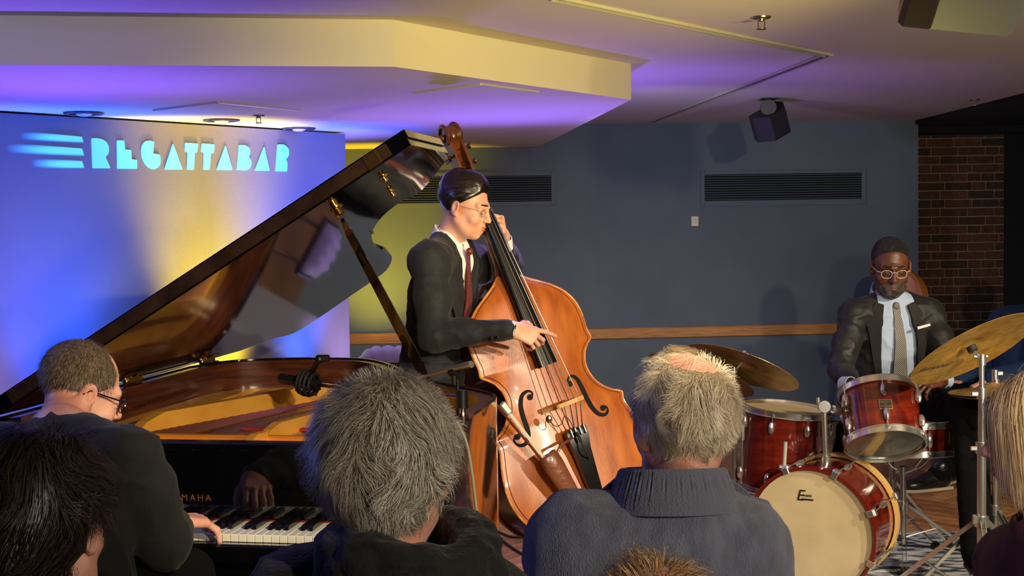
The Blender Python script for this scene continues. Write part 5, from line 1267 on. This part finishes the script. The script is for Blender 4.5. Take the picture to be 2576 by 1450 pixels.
glasses(ps, HFb, sc, m_wire, .0165, .0009); face_bits(ps, HFb, sc, m_brow, m_lips, .0030)
tri = [J['neck'] + fwd * .05 + R[:, 0] * .10 + R[:, 2] * .10, J['neck'] + fwd * .05 - R[:, 0] * .08 + R[:, 2] * .10, J['waist'] + fwd * .05 + R[:, 2] * .04 + R[:, 0] * -.01]
S = torso_sdf(J, R, .004, .0075, hem=J['pelvis'][2] - .10, seed=21, wr=.0075, slack=.003); prism_cut(S, tri, fwd, J['chest'])
q_ = HFb(A(0, -.03, -.08)); S.cone(q_, HFb(A(0, -.05, -.15)), .068, .064, 0, 'cut'); v, q = S.mesh(); put('jacket', v, q, m_suit, ps, sharp=None)
S = torso_sdf({k: J[k] for k in ('neck', 'shR', 'shL', 'chest', 'waist', 'pelvis')}, R, -.013, .008, arms=False, seed=31, wr=.002); S.half(lambda X: J['pelvis'][2] - .02 - X[..., 2]); v, q = S.mesh(); put('shirt', v, q, m_shirt, ps, sharp=None)
collar(ps, HFb, sc, m_shirt, drop=-.128, r=.063, hgt=.036, back=-.036, tilt=.35)
def surf(px, py, Yg, n_, J_=None): return at(px, py, Yg)
def on_torso(J, R, a, t, lift=.0, g=.0):
    """point on the torso front: a = across (m, + = person's right), t = 0 neck .. 1 pelvis"""
    axis = [J['neck'], J['chest'], J['waist'], J['pelvis']]; s = t * 3; i = min(int(s), 2); p = axis[i] + (axis[i + 1] - axis[i]) * (s - i)
    dep = np.interp(t, [0, .15, .33, .66, 1], [.055, .085, .112, .108, .12]) + g; w = .165; return p + R[:, 0] * a + R[:, 1] * (dep * math.sqrt(max(.05, 1 - (a / w) ** 2)) + lift)
m_tie = mat('tie_dark_red', (120, 24, 30), .45, rgb2=(84, 14, 22), scale=70, sheen=.3)
tp = [on_torso(J, R, .000, t, .012 + .022 * max(0, 1 - t / .3)) for t in np.linspace(.07, .74, 12)]; ribbon(G(), tp, [.030, .024, .030, .038, .044, .050, .056, .062, .068, .072, .074, .07], R[:, 1], .005).put('tie', m_tie, ps, sharp=40)
G().ball(on_torso(J, R, 0, .06, .036), (.014, .011, .016), 12).put('tie_knot', m_tie, ps)
for s in (1, -1):
    lp = [on_torso(J, R, s * a, t, .016, .004) for a, t in ((.090, .06), (.112, .16), (.102, .30), (.070, .46), (.022, .64))]; lp = spline(lp, 5)
    ribbon(G(), lp, np.interp(np.linspace(0, 1, len(lp)), [0, .25, .35, 1], [.030, .062, .050, .012]), nrm(R[:, 1] + R[:, 0] * s * .3), .005).put('lapel', m_suit, ps, sharp=40)
cuff(ps, at(1284, 829, 4.84), (1, .1, -.15), m_shirt, .034); cuff(ps, at(1268, 607, 5.34), (-.05, -.5, .8), m_shirt, .035, .035)
for k, (x, y) in enumerate(((1236, 851), (1252, 850))): G().ball(at(x, y, 4.80), .008, 8).put('button', m_shoe, ps)
J.update(hipR=J['pelvis'] + R[:, 0] * .09 - [0, 0, .06], hipL=J['pelvis'] - R[:, 0] * .09 - [0, 0, .06]); J['knR'] = A(J['hipR'][0] + .05, J['hipR'][1] - .02, .47); J['knL'] = A(J['hipL'][0] + .08, J['hipL'][1], .47); J['anR'] = A(J['hipR'][0] + .02, J['hipR'][1], .09); J['anL'] = A(J['hipL'][0] + .08, J['hipL'][1] + .03, .09)
legs(ps, J, m_pants); shoe(ps, J['anR'], (.8, -.5)); shoe(ps, J['anL'], (.9, -.3))

# ================= drummer
c = at(2240, 669, 5.92); HFd = head_frame(c, (-.10, -.93, -.30)); sc = 1.06
J = dict(neck=at(2240, 752, 5.98), shR=at(2150, 792, 5.98), shL=at(2338, 792, 5.98), chest=at(2244, 850, 6.0), waist=at(2244, 950, 6.0), pelvis=at(2244, 1030, 6.02),
         elR=at(2112, 930, 5.86), wrR=at(2142, 972, 5.66), elL=at(2388, 905, 5.86), wrL=at(2370, 958, 5.66))
ps = empty('person', (J['pelvis'][0], J['pelvis'][1], 0), 'seated drummer, grey beard, clear glasses, dark jacket, pale blue shirt, patterned tie', 'person')
R = tor_frame(J['shR'], J['shL'], J['neck'] - J['pelvis']); fwd = R[:, 1]
hR, _ = hand(at(2150, 972, 5.62), (.55, -.75, .1), (-.2, -.1, 1), -1, [(40, 50, 30), (50, 55, 30), (55, 55, 30), (58, 55, 30)], .05, tcurl=25)
hL, _ = hand(at(2362, 962, 5.62), (-.85, -.5, -.02), (.1, -.3, 1), 1, [(30, 45, 30), (40, 50, 30), (45, 50, 30), (50, 50, 30)], .05, tcurl=25)
Sb = torso_sdf(J, R, -.014, .010, wr=0, wx=1.05); body_put(ps, [head_skin(HFd, sc, jaw=1.08, neck_to=J['neck'], cheeks=1.04, nose=.99, wrinkle=.0004), Sb.mesh(), hR, hL], m_skinB)
hair_cap(HFd, sc, 'hair', mat('hair_short_black', (26, 22, 20), .7, rgb2=(70, 62, 50), scale=60, bump=1, bscale=500, contrast=(.5, .75)), ps, t=.0035, line=(1.05, .016), low=-.03, groove=.0008, gs=200, front=-.004)
S = SDF((-.09, -.03, -.15), (.09, .13, .02), .003)  # beard
S.ell((0, .030, -.082), (.0570, .0560, .0400), .0); S.ell((0, .070, -.100), (.0265, .0205, .0205), .030); S.ell((0, .028, -.030), (.0672, .0640, .086), .035); S.ell((0, .084, -.064), (.030, .0178, .025), .018)
S.half(lambda X: (X[..., 2] + .042) - 1.1 * np.maximum(0, .060 - X[..., 1]), .006); S.ell((0, .112, -.0655), (.020, .022, .0062), .004, op='cut'); S.ell((0, .12, -.025), (.022, .03, .026), .006, op='cut')
for s in (-1, 1): S.ell((s * .045, .085, -.030), (.026, .030, .022), .008, op='cut')
S.disp(lambda p: .0009 * vnoise(p, 260, 4)); v, q = S.mesh(); put('beard', HFd(v * sc), q, mat('beard_grey', (128, 116, 102), .8, rgb2=(52, 44, 38), scale=45, bump=1, bscale=600), ps, sharp=None)
glasses(ps, HFd, sc, m_clearf, .0185, .0013, yy=.097, square=.5); face_bits(ps, HFd, sc, m_brow, m_lipsb, .0036)
tri = [J['neck'] + R[:, 0] * .085 + R[:, 2] * .10, J['neck'] - R[:, 0] * .085 + R[:, 2] * .10, J['chest'] - R[:, 0] * .088, J['waist'] - R[:, 0] * .085, J['pelvis'] - R[:, 0] * .06, J['pelvis'] + R[:, 0] * .06, J['waist'] + R[:, 0] * .075, J['chest'] + R[:, 0] * .080]
S = torso_sdf(J, R, -.001, .0075, hem=J['pelvis'][2] - .04, seed=41, wr=.009, wx=1.10, slack=.004); prism_cut(S, tri, fwd, J['chest']); S.cone(HFd(A(0, -.03, -.13)), J['neck'], .066, .074, 0, 'cut'); v, q = S.mesh(); put('jacket', v, q, m_suit2, ps, sharp=None)
S = torso_sdf({k: J[k] for k in ('neck', 'shR', 'shL', 'chest', 'waist', 'pelvis')}, R, -.008, .007, arms=False, seed=51, wr=.006, wx=1.0); S.half(lambda X: J['pelvis'][2] - .02 - X[..., 2]); v, q = S.mesh(); put('shirt', v, q, m_shirtb, ps, sharp=None)
collar(ps, HFd, sc, m_shirtb, drop=-.118, r=.066, hgt=.045, back=-.030, tilt=.42, open_=.9)
m_tie2 = mat('tie_woven', (70, 64, 62), .6, rgb2=(168, 162, 150), scale=4, contrast=(.48, .52))
nt = m_tie2.node_tree; ck = nt.nodes.new('ShaderNodeTexChecker'); ck.inputs['Scale'].default_value = 200; ck.inputs['Color1'].default_value = (*lin((150, 146, 140)), 1); ck.inputs['Color2'].default_value = (*lin((74, 66, 62)), 1)
nt.links.new([n for n in nt.nodes if n.type == 'MAPPING'][0].outputs[0], ck.inputs['Vector']); nt.links.new(ck.outputs[0], nt.nodes['Principled BSDF'].inputs['Base Color'])
tp = [on_torso(J, R, -.004, t, .010) for t in np.linspace(.05, .97, 14)]; ribbon(G(), tp, np.interp(np.linspace(0, 1, 14), [0, .06, .12, 1], [.034, .026, .038, .084]), R[:, 1], .006).put('tie', m_tie2, ps, sharp=40)
G().ball(on_torso(J, R, -.003, .04, .014), (.016, .011, .018), 12).put('tie_knot', m_tie2, ps)
for s in (1, -1):
    lp = [on_torso(J, R, s * a, t, .020, .006) for a, t in ((.070, .02), (.100, .16), (.104, .32), (.098, .52), (.088, .72))]; lp = spline(lp, 5)
    ribbon(G(), lp, np.interp(np.linspace(0, 1, len(lp)), [0, .28, .36, 1], [.035, .078, .060, .014]), nrm(R[:, 1] + R[:, 0] * s * .5), .005).put('lapel', m_suit2, ps, sharp=40)
ribbon(G(), [at(2308, 826, 5.835), at(2340, 817, 5.845)], [.012, .010], R[:, 1], .006).put('pocket_square', m_shirt, ps, smooth=False)
cuff(ps, at(2136, 968, 5.66), (.4, -.8, .1), m_shirtb, .036, .035); cuff(ps, at(2372, 958, 5.65), (-.7, -.6, 0), m_shirtb, .036)
J.update(hipR=J['pelvis'] + A(-.09, 0, -.05), hipL=J['pelvis'] + A(.09, 0, -.05), knR=at(2150, 1085, 5.62), knL=at(2436, 1020, 5.40), anR=A(1.36, 5.62, .13), anL=at(2462, 1392, 5.08))
J['anL'][2] = max(J['anL'][2], .15)
legs(ps, J, m_pants, r=(.092, .072, .058)); shoe(ps, J['anR'], (-.1, -1)); shoe(ps, J['anL'], (0, -1))

# ================= pianist
c = at(205, 984, 3.18); HFp = head_frame(c, (.70, .58, -.40)); sc = 1.0
J = dict(neck=at(150, 1072, 3.06), shR=at(312, 1152, 2.96), shL=at(18, 1150, 3.14), chest=at(165, 1230, 3.0), waist=at(160, 1400, 2.92), pelvis=at(160, 1545, 2.86),
         elR=at(408, 1362, 3.00), wrR=at(428, 1322, 3.26), elL=at(-60, 1360, 3.1), wrL=at(40, 1380, 3.3))
ps = empty('person', (J['pelvis'][0], J['pelvis'][1], 0), 'pianist from behind, short greying hair, dark glasses, black jacket, hand on keys', 'person')
R = tor_frame(J['shR'], J['shL'], J['neck'] - J['pelvis']); fwd = R[:, 1]
hR, _ = hand(at(430, 1312, 3.27), (.62, .74, -.16), (-.1, -.25, .95), -1, [(30, 28, 15), (28, 26, 15), (28, 26, 15), (30, 28, 15)], .10, thumb=(.5, .8, -.3), tcurl=10, sc=1.1)
hL, _ = hand(at(44, 1378, 3.31), (.2, .9, -.2), (0, -.2, 1), 1, [(30, 28, 15)] * 4, .08, thumb=(.5, .8, -.3), tcurl=10)
Sb = torso_sdf(J, R, -.014, .010, wr=0); body_put(ps, [head_skin(HFp, sc, neck_to=J['neck'], cheeks=1.03, jaw=1.1), Sb.mesh(), hR, hL], m_skinC)
m_hg = [mat('hair_brown_grey', (112, 92, 72), .6), mat('hair_ash', (160, 142, 120), .6), mat('hair_brown_dark', (66, 50, 38), .6)]
def reg(p, d): return (p[:, 2] > -.035 + .62 * p[:, 1]) & ~((p[:, 2] > .075) & (p[:, 1] > .015)) & ((np.abs(p[:, 0]) < .066) | (p[:, 2] > .02) | (p[:, 1] < -.03)) & (p[:, 2] > -.045) & (p[:, 1] < .045)
hair_cap(HFp, sc, 'hair', mat('hair_cap_ash', (104, 84, 66), .75, rgb2=(140, 118, 94), scale=90, bump=1, bscale=420), ps, t=.0035, line=(.60, -.030), low=-.045, groove=.0006, gs=230, front=-.03, cutfn=lambda S: S.ell((0, .075, .120), (.055, .075, .060), .02, op='cut'))
strands(HFp, sc, 'hair_strands', m_hg, ps, 11000, (.010, .020), region=reg, crown=(0, -.3, .95), grav=.3, lift=.30, frizz=.22, width=.0004, steps=3, off=.003, hug=.06, seed=9)
glasses(ps, HFp, sc, mat('glasses_dark', (22, 20, 40), .2, coat=.5), .019, .0022, yy=.100); face_bits(ps, HFp, sc, m_hg[2], m_lips)
S = torso_sdf(dict(J, neck=J['neck'] - A(0, 0, .042)), R, .004, .008, seed=61, wr=.009, slack=.010, wx=1.05); S.cone(HFp(A(0, -.03, -.05)), HFp(A(0, -.055, -.150)), .075, .069, 0, 'cut'); v, q = S.mesh(); put('jacket', v, q, m_suit3, ps, sharp=None)
collar(ps, HFp, sc, mat('shirt_striped', (214, 216, 210), .7, rgb2=(150, 156, 156), scale=90, stretch=(.1, .1, 1)), drop=-.118, r=.063, hgt=.06, back=-.046, tilt=-.12)
cuff(ps, at(428, 1318, 3.25), (.5, .8, -.1), m_shirt, .034, .032)
J.update(hipR=J['pelvis'] + R[:, 0] * .09, hipL=J['pelvis'] - R[:, 0] * .09); 
for s, e in (('R', 1), ('L', -1)): J['kn' + s] = J['hip' + s] + A(.07 + .04 * e, .38, -.02); J['an' + s] = A(J['kn' + s][0], J['kn' + s][1] + .05, .09)
legs(ps, J, m_pants, r=(.085, .062, .052)); shoe(ps, J['anR'], (.2, 1)); shoe(ps, J['anL'], (.2, 1))

# ================= audience
def chair(x, y, d, label):
    t = empty('banquet_chair', (x, y, 0), label, 'chair', 'audience chairs'); d = nrm([d[0], d[1], 0]); fr = Fr((x, y, 0), x=np.cross(d, [0, 0, 1]), z=(0, 0, 1))
    if np.dot(fr.R[:, 1], d) < 0: fr = Fr((x, y, 0), R=fr.R * [-1, -1, 1])
    mc = mat('chair_fabric', (40, 36, 44), .9, bump=.3, bscale=300)
    G().box((0, 0, .40), (.44, .42, .06), fr, b=.02).put('seat', mc, t); G().box((0, -.245, .66), (.40, .04, .34), fr, b=.015).put('backrest', mc, t)
    for a_ in (-.19, .19):
        G().rod(fr((a_, .17, 0)), fr((a_, .17, .38)), .011, 8).put('leg', m_hwd, t); G().tube([fr((a_, -.22, 0)), fr((a_, -.20, .38)), fr((a_, -.225, .50))], .011, 8).put('leg', m_hwd, t)
def listener(label, c, F, sk, sh, jm, kn=None, an=None, sneak=False, sc=1.0, neckd=.20, shz=.30, wx=1.05, g=.01, seed=1, shd=None, wr=.006, lean=.03, cut=True, h=.009, kneed=None, skin=True, name='jacket', hk={}):
    HF = head_frame(c, F); neck = c + A(0, -.035, -neckd); shR, shL = sh; d = nrm([shL[1] - shR[1], shR[0] - shL[0], 0]); d = -d if np.dot(d, F) < 0 else d
    mid = (shR + shL) / 2; J = dict(neck=neck, shR=shR, shL=shL, chest=mid - [0, 0, .12], waist=mid - A(0, 0, .33) - d * .02, pelvis=A(mid[0], mid[1], .56) - d * .03)
    x = nrm(shR - shL); J['elR'] = shR + x * .05 + A(0, 0, -.28) + d * .04; J['elL'] = shL - x * .05 + A(0, 0, -.28) + d * .04; J['wrR'] = J['elR'] + d * .22 - x * .08 + A(0, 0, -.02); J['wrL'] = J['elL'] + d * .22 + x * .08 + A(0, 0, -.02)
    ps = empty('person', (mid[0], mid[1], 0), label, 'person'); R = tor_frame(shR, shL, A(0, 0, 1))
    if np.dot(R[:, 1], d) < 0: R = R * [-1, -1, 1]
    hR, _ = hand(J['wrR'], d - x * .4 + A(0, 0, -.1), (0, 0, 1), -1, [(20, 25, 15)] * 4); hL, _ = hand(J['wrL'], d + x * .4 + A(0, 0, -.1), (0, 0, 1), 1, [(20, 25, 15)] * 4)
    Sb = torso_sdf(J, R, -.014, .012, wr=0); body_put(ps, [head_skin(HF, sc, neck_to=neck, **hk), Sb.mesh(), hR, hL], sk)
    S = torso_sdf(J, R, g, h, seed=seed, wr=wr, wx=wx, slack=.008)
    if cut: S.cone(c + A(0, -.02, -.10), neck, .060, .064, 0, 'cut')
    v, q = S.mesh(); put(name, v, q, jm, ps, sharp=None)
    J['hipR'] = J['pelvis'] + x * .09 - [0, 0, .04]; J['hipL'] = J['pelvis'] - x * .09 - [0, 0, .04]
    for s, e in (('R', 1), ('L', -1)): J['kn' + s] = J['hip' + s] + d * .40 + x * e * .03; J['an' + s] = A(J['kn' + s][0], J['kn' + s][1], .09) + d * .02
    if kn is not None: J['knR'], J['anR'] = kn, an
    legs(ps, J, m_pants, r=(.085, .062, .052), h=.012)
    if sneak:
        for k in 'RL': shoe(ps, J['an' + k], (-.9, -.3) if k == 'R' else (-.7, -.6), name='sneaker', sole=mat('sneaker_sole', (170, 160, 140), .6))
    else: shoe(ps, J['anR'], d); shoe(ps, J['anL'], d)
    chair(J['pelvis'][0], J['pelvis'][1], d, 'chair under the ' + ' '.join(label.split(',')[0].split()[:9]))
    return ps, HF, J, R
# middle man: thick grey hair, black coat with bunched hood
c = at(975, 1178, 1.80)
pm, HFm, J, R = listener('grey-haired listener in the centre seen from behind, wavy collar-length hair, black coat', c, (.10, .99, -.06), m_skinC, (at(1195, 1558, 1.80), at(775, 1550, 1.80)), mat('coat_black', (13, 13, 15), .85, bump=.3, bscale=150, sheen=.15), neckd=.19, wx=1.15, g=.02, seed=71, name='coat')
mh = [mat('hair_grey_light', (232, 226, 214), .4), mat('hair_grey_mid', (190, 182, 168), .4), mat('hair_grey_dark', (130, 120, 106), .45)]
hc_ = mat('hair_grey_under', (150, 136, 120), .8, rgb2=(156, 146, 130), scale=60, bump=1, bscale=260)
hair_cap(HFm, 1, 'hair', hc_, pm, t=.018, line=(.55, -.02), low=-.065, groove=.002, gs=90, front=-.02, bulge=[((0, -.045, .01), (.080, .072, .07), .04)])
def regm(p, d): return (p[:, 2] > -.035 + .55 * p[:, 1]) & (p[:, 2] > -.05) & ((np.abs(p[:, 0]) < .058) | (p[:, 2] > .012) | (p[:, 1] < -.06))
strands(HFm, 1, 'hair_strands', mh, pm, 30000, lambda p, d, g: g.uniform(.03, .066, len(p)) * np.where((np.abs(p[:, 0]) > .055) & (p[:, 1] > -.06), .62, 1), c=(0, -.026, .026), r=(.086, .098, .094), region=regm, crown=(.05, -.30, .95), grav=.16, lift=.10, frizz=.08, width=.0003, off=.006, clump=22, wave=.05, curl=.46, cscale=34, hug=.12, steps=8, seed=12)
# bunched collar
g = G(); cc = c + A(.030, -.040, -.108); 
S = SDF(cc - .22, cc + .22, .006)
for k in range(22):
    t0, t1 = k / 22 * 2 * math.pi, (k + 1) / 22 * 2 * math.pi; rr_ = .088
    S.cone(cc + A(rr_ * math.cos(t0) * 1.05, rr_ * math.sin(t0), .012 * math.sin(t0 * 2)), cc + A(rr_ * math.cos(t1) * 1.05, rr_ * math.sin(t1), .012 * math.sin(t1 * 2)), .030, .030, .02)
    S.cone(cc + A(1.2 * rr_ * math.cos(t0), 1.2 * rr_ * math.sin(t0), -.045), cc + A(1.2 * rr_ * math.cos(t1), 1.2 * rr_ * math.sin(t1), -.045), .030, .030, .02)
S.disp(lambda p: .006 * vnoise(p * A(1, 1, 2.2), 34, 3) + .0025 * vnoise(p, 90, 8)); v, q = S.mesh(); put('coat_collar', v, q, mat('coat_black', (13, 13, 15)), pm, sharp=None)
# white-haired man in the grey-blue sweater
c = at(1716, 1064, 2.23)
pw, HFw, J, R = listener('white-haired listener with pink bald crown, grey-blue zip sweater with ribbed collar', c, (-.22, .96, -.12), m_skinC, (at(1856, 1376, 2.24), at(1452, 1376, 2.20)), mat('sweater_slate', (112, 118, 140), .9, rgb2=(92, 98, 120), scale=40, stretch=(1, 1, .4), bump=.6, bscale=420, sheen=.4), neckd=.165, wx=1.12, g=.016, seed=81, wr=.007, name='sweater', cut=False)
mw = [mat('hair_white', (246, 238, 218), .4), mat('hair_cream', (232, 216, 186), .4), mat('hair_straw', (196, 176, 140), .5)]
hair_cap(HFw, 1, 'hair', mat('hair_cream_under', (196, 176, 146), .8, bump=1, bscale=300), pw, t=.007, line=(.55, -.055), low=-.075, groove=.0012, gs=120, front=-.03, cutfn=lambda S: S.ell(A(0, -.018, .036) + nrm(A(.10, -.42, .85)) * .098, (.042, .042, .042), .03, op='cut'))
d0 = nrm(A(.10, -.42, .85))
def regw(p, d):
    a_ = np.einsum('ij,j->i', d, d0); return (p[:, 2] > -.06 + .55 * p[:, 1]) & (p[:, 2] > -.062) & ((a_ < .865) | (np.abs(np.sin(p[:, 0] * 913 + p[:, 1] * 517)) < .10))
strands(HFw, 1, 'hair_strands', mw, pw, 24000, (.028, .052), c=(0, -.020, .030), r=(.075, .092, .084), region=regw, crown=(.32, -.66, .60), grav=.12, lift=.04, frizz=.12, hug=.13, width=.00032, off=.005, clump=24, wave=.10, curl=.55, cscale=36, steps=8, seed=14, swirl=.55)
# ribbed stand collar
m_ribk = mat('sweater_ribbed', (100, 104, 124), .9, bump=.5, bscale=300, sheen=.4)
rows = []; nn = 150; cN = at(1692, 1234, 2.21); ang = np.linspace(-math.pi * .5 - 2.65, -math.pi * .5 + 2.65, nn)
for k, (rr_, zz) in enumerate(((.102, -.034), (.097, -.012), (.088, .014), (.081, .034), (.078, .039), (.072, .036), (.072, .01), (.084, -.03))):
    rows.append([cN + A((rr_ + (.0016 * math.cos(t * 75) if 0 < k < 4 else 0)) * 1.12 * math.cos(t), (rr_ + (.0016 * math.cos(t * 75) if 0 < k < 4 else 0)) * math.sin(t), zz - .012 * math.sin(t)) for t in ang])
rows.append(rows[0]); G().grid(np.array(rows)[:, ::-1]).put('ribbed_collar', m_ribk, pw, sharp=60)
for e in (0, -1):
    a_ = ang[e]; o_ = cN + A(.098 * math.cos(a_), .098 * math.sin(a_), .0); s = 1 if e else -1
    G().prism([(0, .035), (.055, .0), (.075, -.03), (.02, -.045), (-.015, -.03)], -.003, .003, Fr(cN + A(s * .075, .02, .0), R=np.stack([nrm(A(s, -.25, -.1)), A(0, 0, 1), nrm(np.cross(nrm(A(s, -.25, -.1)), A(0, 0, 1)))], 1))).put('collar_tip', m_ribk, pw, smooth=False)
# dark-haired listener left
c = at(108, 1318, 1.86)
pd, HFk, J, R = listener('dark-haired listener at the lower left corner, tousled hair', c, (.12, .99, -.08), m_skinC, (at(330, 1640, 1.86), at(-110, 1640, 1.86)), m_suit3, neckd=.19, seed=91)
md = [mat('hair_dark_brown', (40, 30, 26), .4), mat('hair_umber', (74, 58, 48), .38), mat('hair_near_black', (20, 16, 16), .45)]
hair_cap(HFk, 1, 'hair', mat('hair_dark_under', (26, 20, 18), .6, bump=1, bscale=220), pd, t=.018, line=(.55, -.045), low=-.10, groove=.0022, gs=80, front=-.01, bulge=[((0, -.05, .0), (.074, .070, .075), .04)])
strands(HFk, 1, 'hair_strands', md, pd, 20000, lambda p, d, g: g.uniform(.045, .085, len(p)) * np.where((np.abs(p[:, 0]) > .055) & (p[:, 1] > -.06), .6, 1), c=(0, -.024, .028), r=(.084, .100, .098), region=regm, crown=(.25, .05, .96), grav=.18, lift=.10, frizz=.06, width=.00036, off=.007, clump=15, curl=.5, cscale=24, hug=.13, steps=8, seed=16)
collar(pd, HFk, 1, m_shirt, drop=-.135, r=.066, hgt=.045, back=-.045, tilt=0)
# grey-blonde woman, right edge, in profile
c = at(2628, 1092, 2.5)
pg, HFg, J, R = listener('woman with long grey-blonde hair in profile at the right edge of the picture', c, (-.95, .28, -.10), m_skinC, (at(2560, 1430, 2.72), at(2700, 1430, 2.36)), mat('cardigan_maroon', (70, 26, 30), .85, bump=.4, bscale=220), neckd=.19, seed=95)
mg = [mat('hair_blonde_pale', (232, 206, 160), .42), mat('hair_blonde_grey', (196, 172, 140), .42), mat('hair_blonde_dark', (146, 116, 84), .5)]
hair_cap(HFg, 1, 'hair', mat('hair_blonde_under', (176, 148, 112), .8, bump=1, bscale=240), pg, t=.014, line=(.35, -.06), low=-.14, groove=.0015, gs=110, front=.006, bulge=[((0, -.05, -.06), (.074, .065, .09), .04), ((.045, .020, -.03), (.042, .048, .10), .03), ((-.045, .020, -.03), (.042, .048, .10), .03)])
strands(HFg, 1, 'hair_strands', mg, pg, 14000, (.12, .22), c=(0, -.012, .028), r=(.086, .104, .092), region=lambda p, d: ((p[:, 2] > .02) | (p[:, 1] < .03)) & (p[:, 1] < .064), crown=(0, .3, .95), grav=.75, lift=.05, frizz=.06, hug=.9, width=.00045, steps=9, off=.006, clump=16, seed=18)
face_bits(pg, HFg, 1, mg[2], m_lips, .0022)
# nearest head, only the crown shows
c = at(1650, 1706, 1.30)
pn, HFn, J, R = listener('nearest listener, only thin sandy hair on the crown showing at the bottom edge', c, (.05, 1, -.02), m_skinC, (c + A(.19, -.02, -.27), c + A(-.19, -.02, -.27)), m_suit3, neckd=.19, seed=97, h=.012)
strands(HFn, 1, 'hair_strands', [mat('hair_sandy', (186, 140, 84), .45), mat('hair_brown_grey', (112, 92, 72)), mat('hair_sandy_light', (214, 180, 130), .45)], pn, 5000, (.03, .06), region=lambda p, d: p[:, 2] > -.04 + .5 * p[:, 1], crown=(-.1, -.4, .9), grav=.05, lift=.04, frizz=.09, width=.0004, steps=7, off=.005, clump=30, curl=.5, seed=19)
# person in blue behind the ride cymbal
c = at(2640, 690, 7.3)
m_denim = mat('jacket_dark_blue', (26, 56, 92), .85, bump=.4, bscale=200)
pb_, HFq, J, R = listener('listener in dark blue jacket and white-soled sneakers behind the ride cymbal', c, (-.80, -.55, -.10), m_skinC, (at(2632, 812, 6.95), at(2530, 820, 7.35)), m_denim, kn=A(2.52, 6.72, .50), an=at(2358, 1196, 6.45), sneak=True, neckd=.19, seed=99, wx=1.3, g=.03, h=.012)
hair_cap(HFq, 1, 'hair', mat('hair_dark_under', (26, 20, 18)), pb_, t=.012, line=(.6, -.02), h=.005)
# tan barrel stool behind the drummer
c = at(2268, 742, 8.6); t = empty('bar_stool', (c[0], c[1], 0), 'tan leather barrel stool back with pink lining behind the drummer', 'stool'); m_tan = mat('tan_leather', (176, 108, 34), .4, coat=.2); m_pk = mat('pink_upholstery', (196, 132, 104), .7)
zt = at(2290, 676, 8.6)[2]
def shell_(r0, r1, z0, z1, m, name, y_=0):
    rows = []
    for rr_, zz in ((r0, z0), (r0 + .01, (z0 + z1) / 2), (r0, z1), (r1, z1), (r1, z0), (r0, z0)): rows.append([(c[0] + rr_ * math.cos(a_), c[1] + rr_ * math.sin(a_) + y_, zz - (.14 * (1 - math.sin(a_)) ** 1.2 if zz > z0 + .1 else 0)) for a_ in np.linspace(-.35, math.pi + .35, 30)])
    G().grid(np.array(rows)).put(name, m, t, sharp=50)
shell_(.17, .135, .75, zt, m_tan, 'back_shell'); shell_(.134, .11, .77, zt - .02, m_pk, 'lining')
G().lathe([(0, .70), (.16, .70), (.17, .74), (.14, .79), (0, .79)], 28, Fr((c[0], c[1], 0))).put('seat', m_pk, t)
for k in range(4): q = k * math.pi / 2 + .78; G().rod((c[0] + .11 * math.cos(q), c[1] + .11 * math.sin(q), .70), (c[0] + .19 * math.cos(q), c[1] + .19 * math.sin(q), 0), .015, 8).put('leg', m_shell2, t)
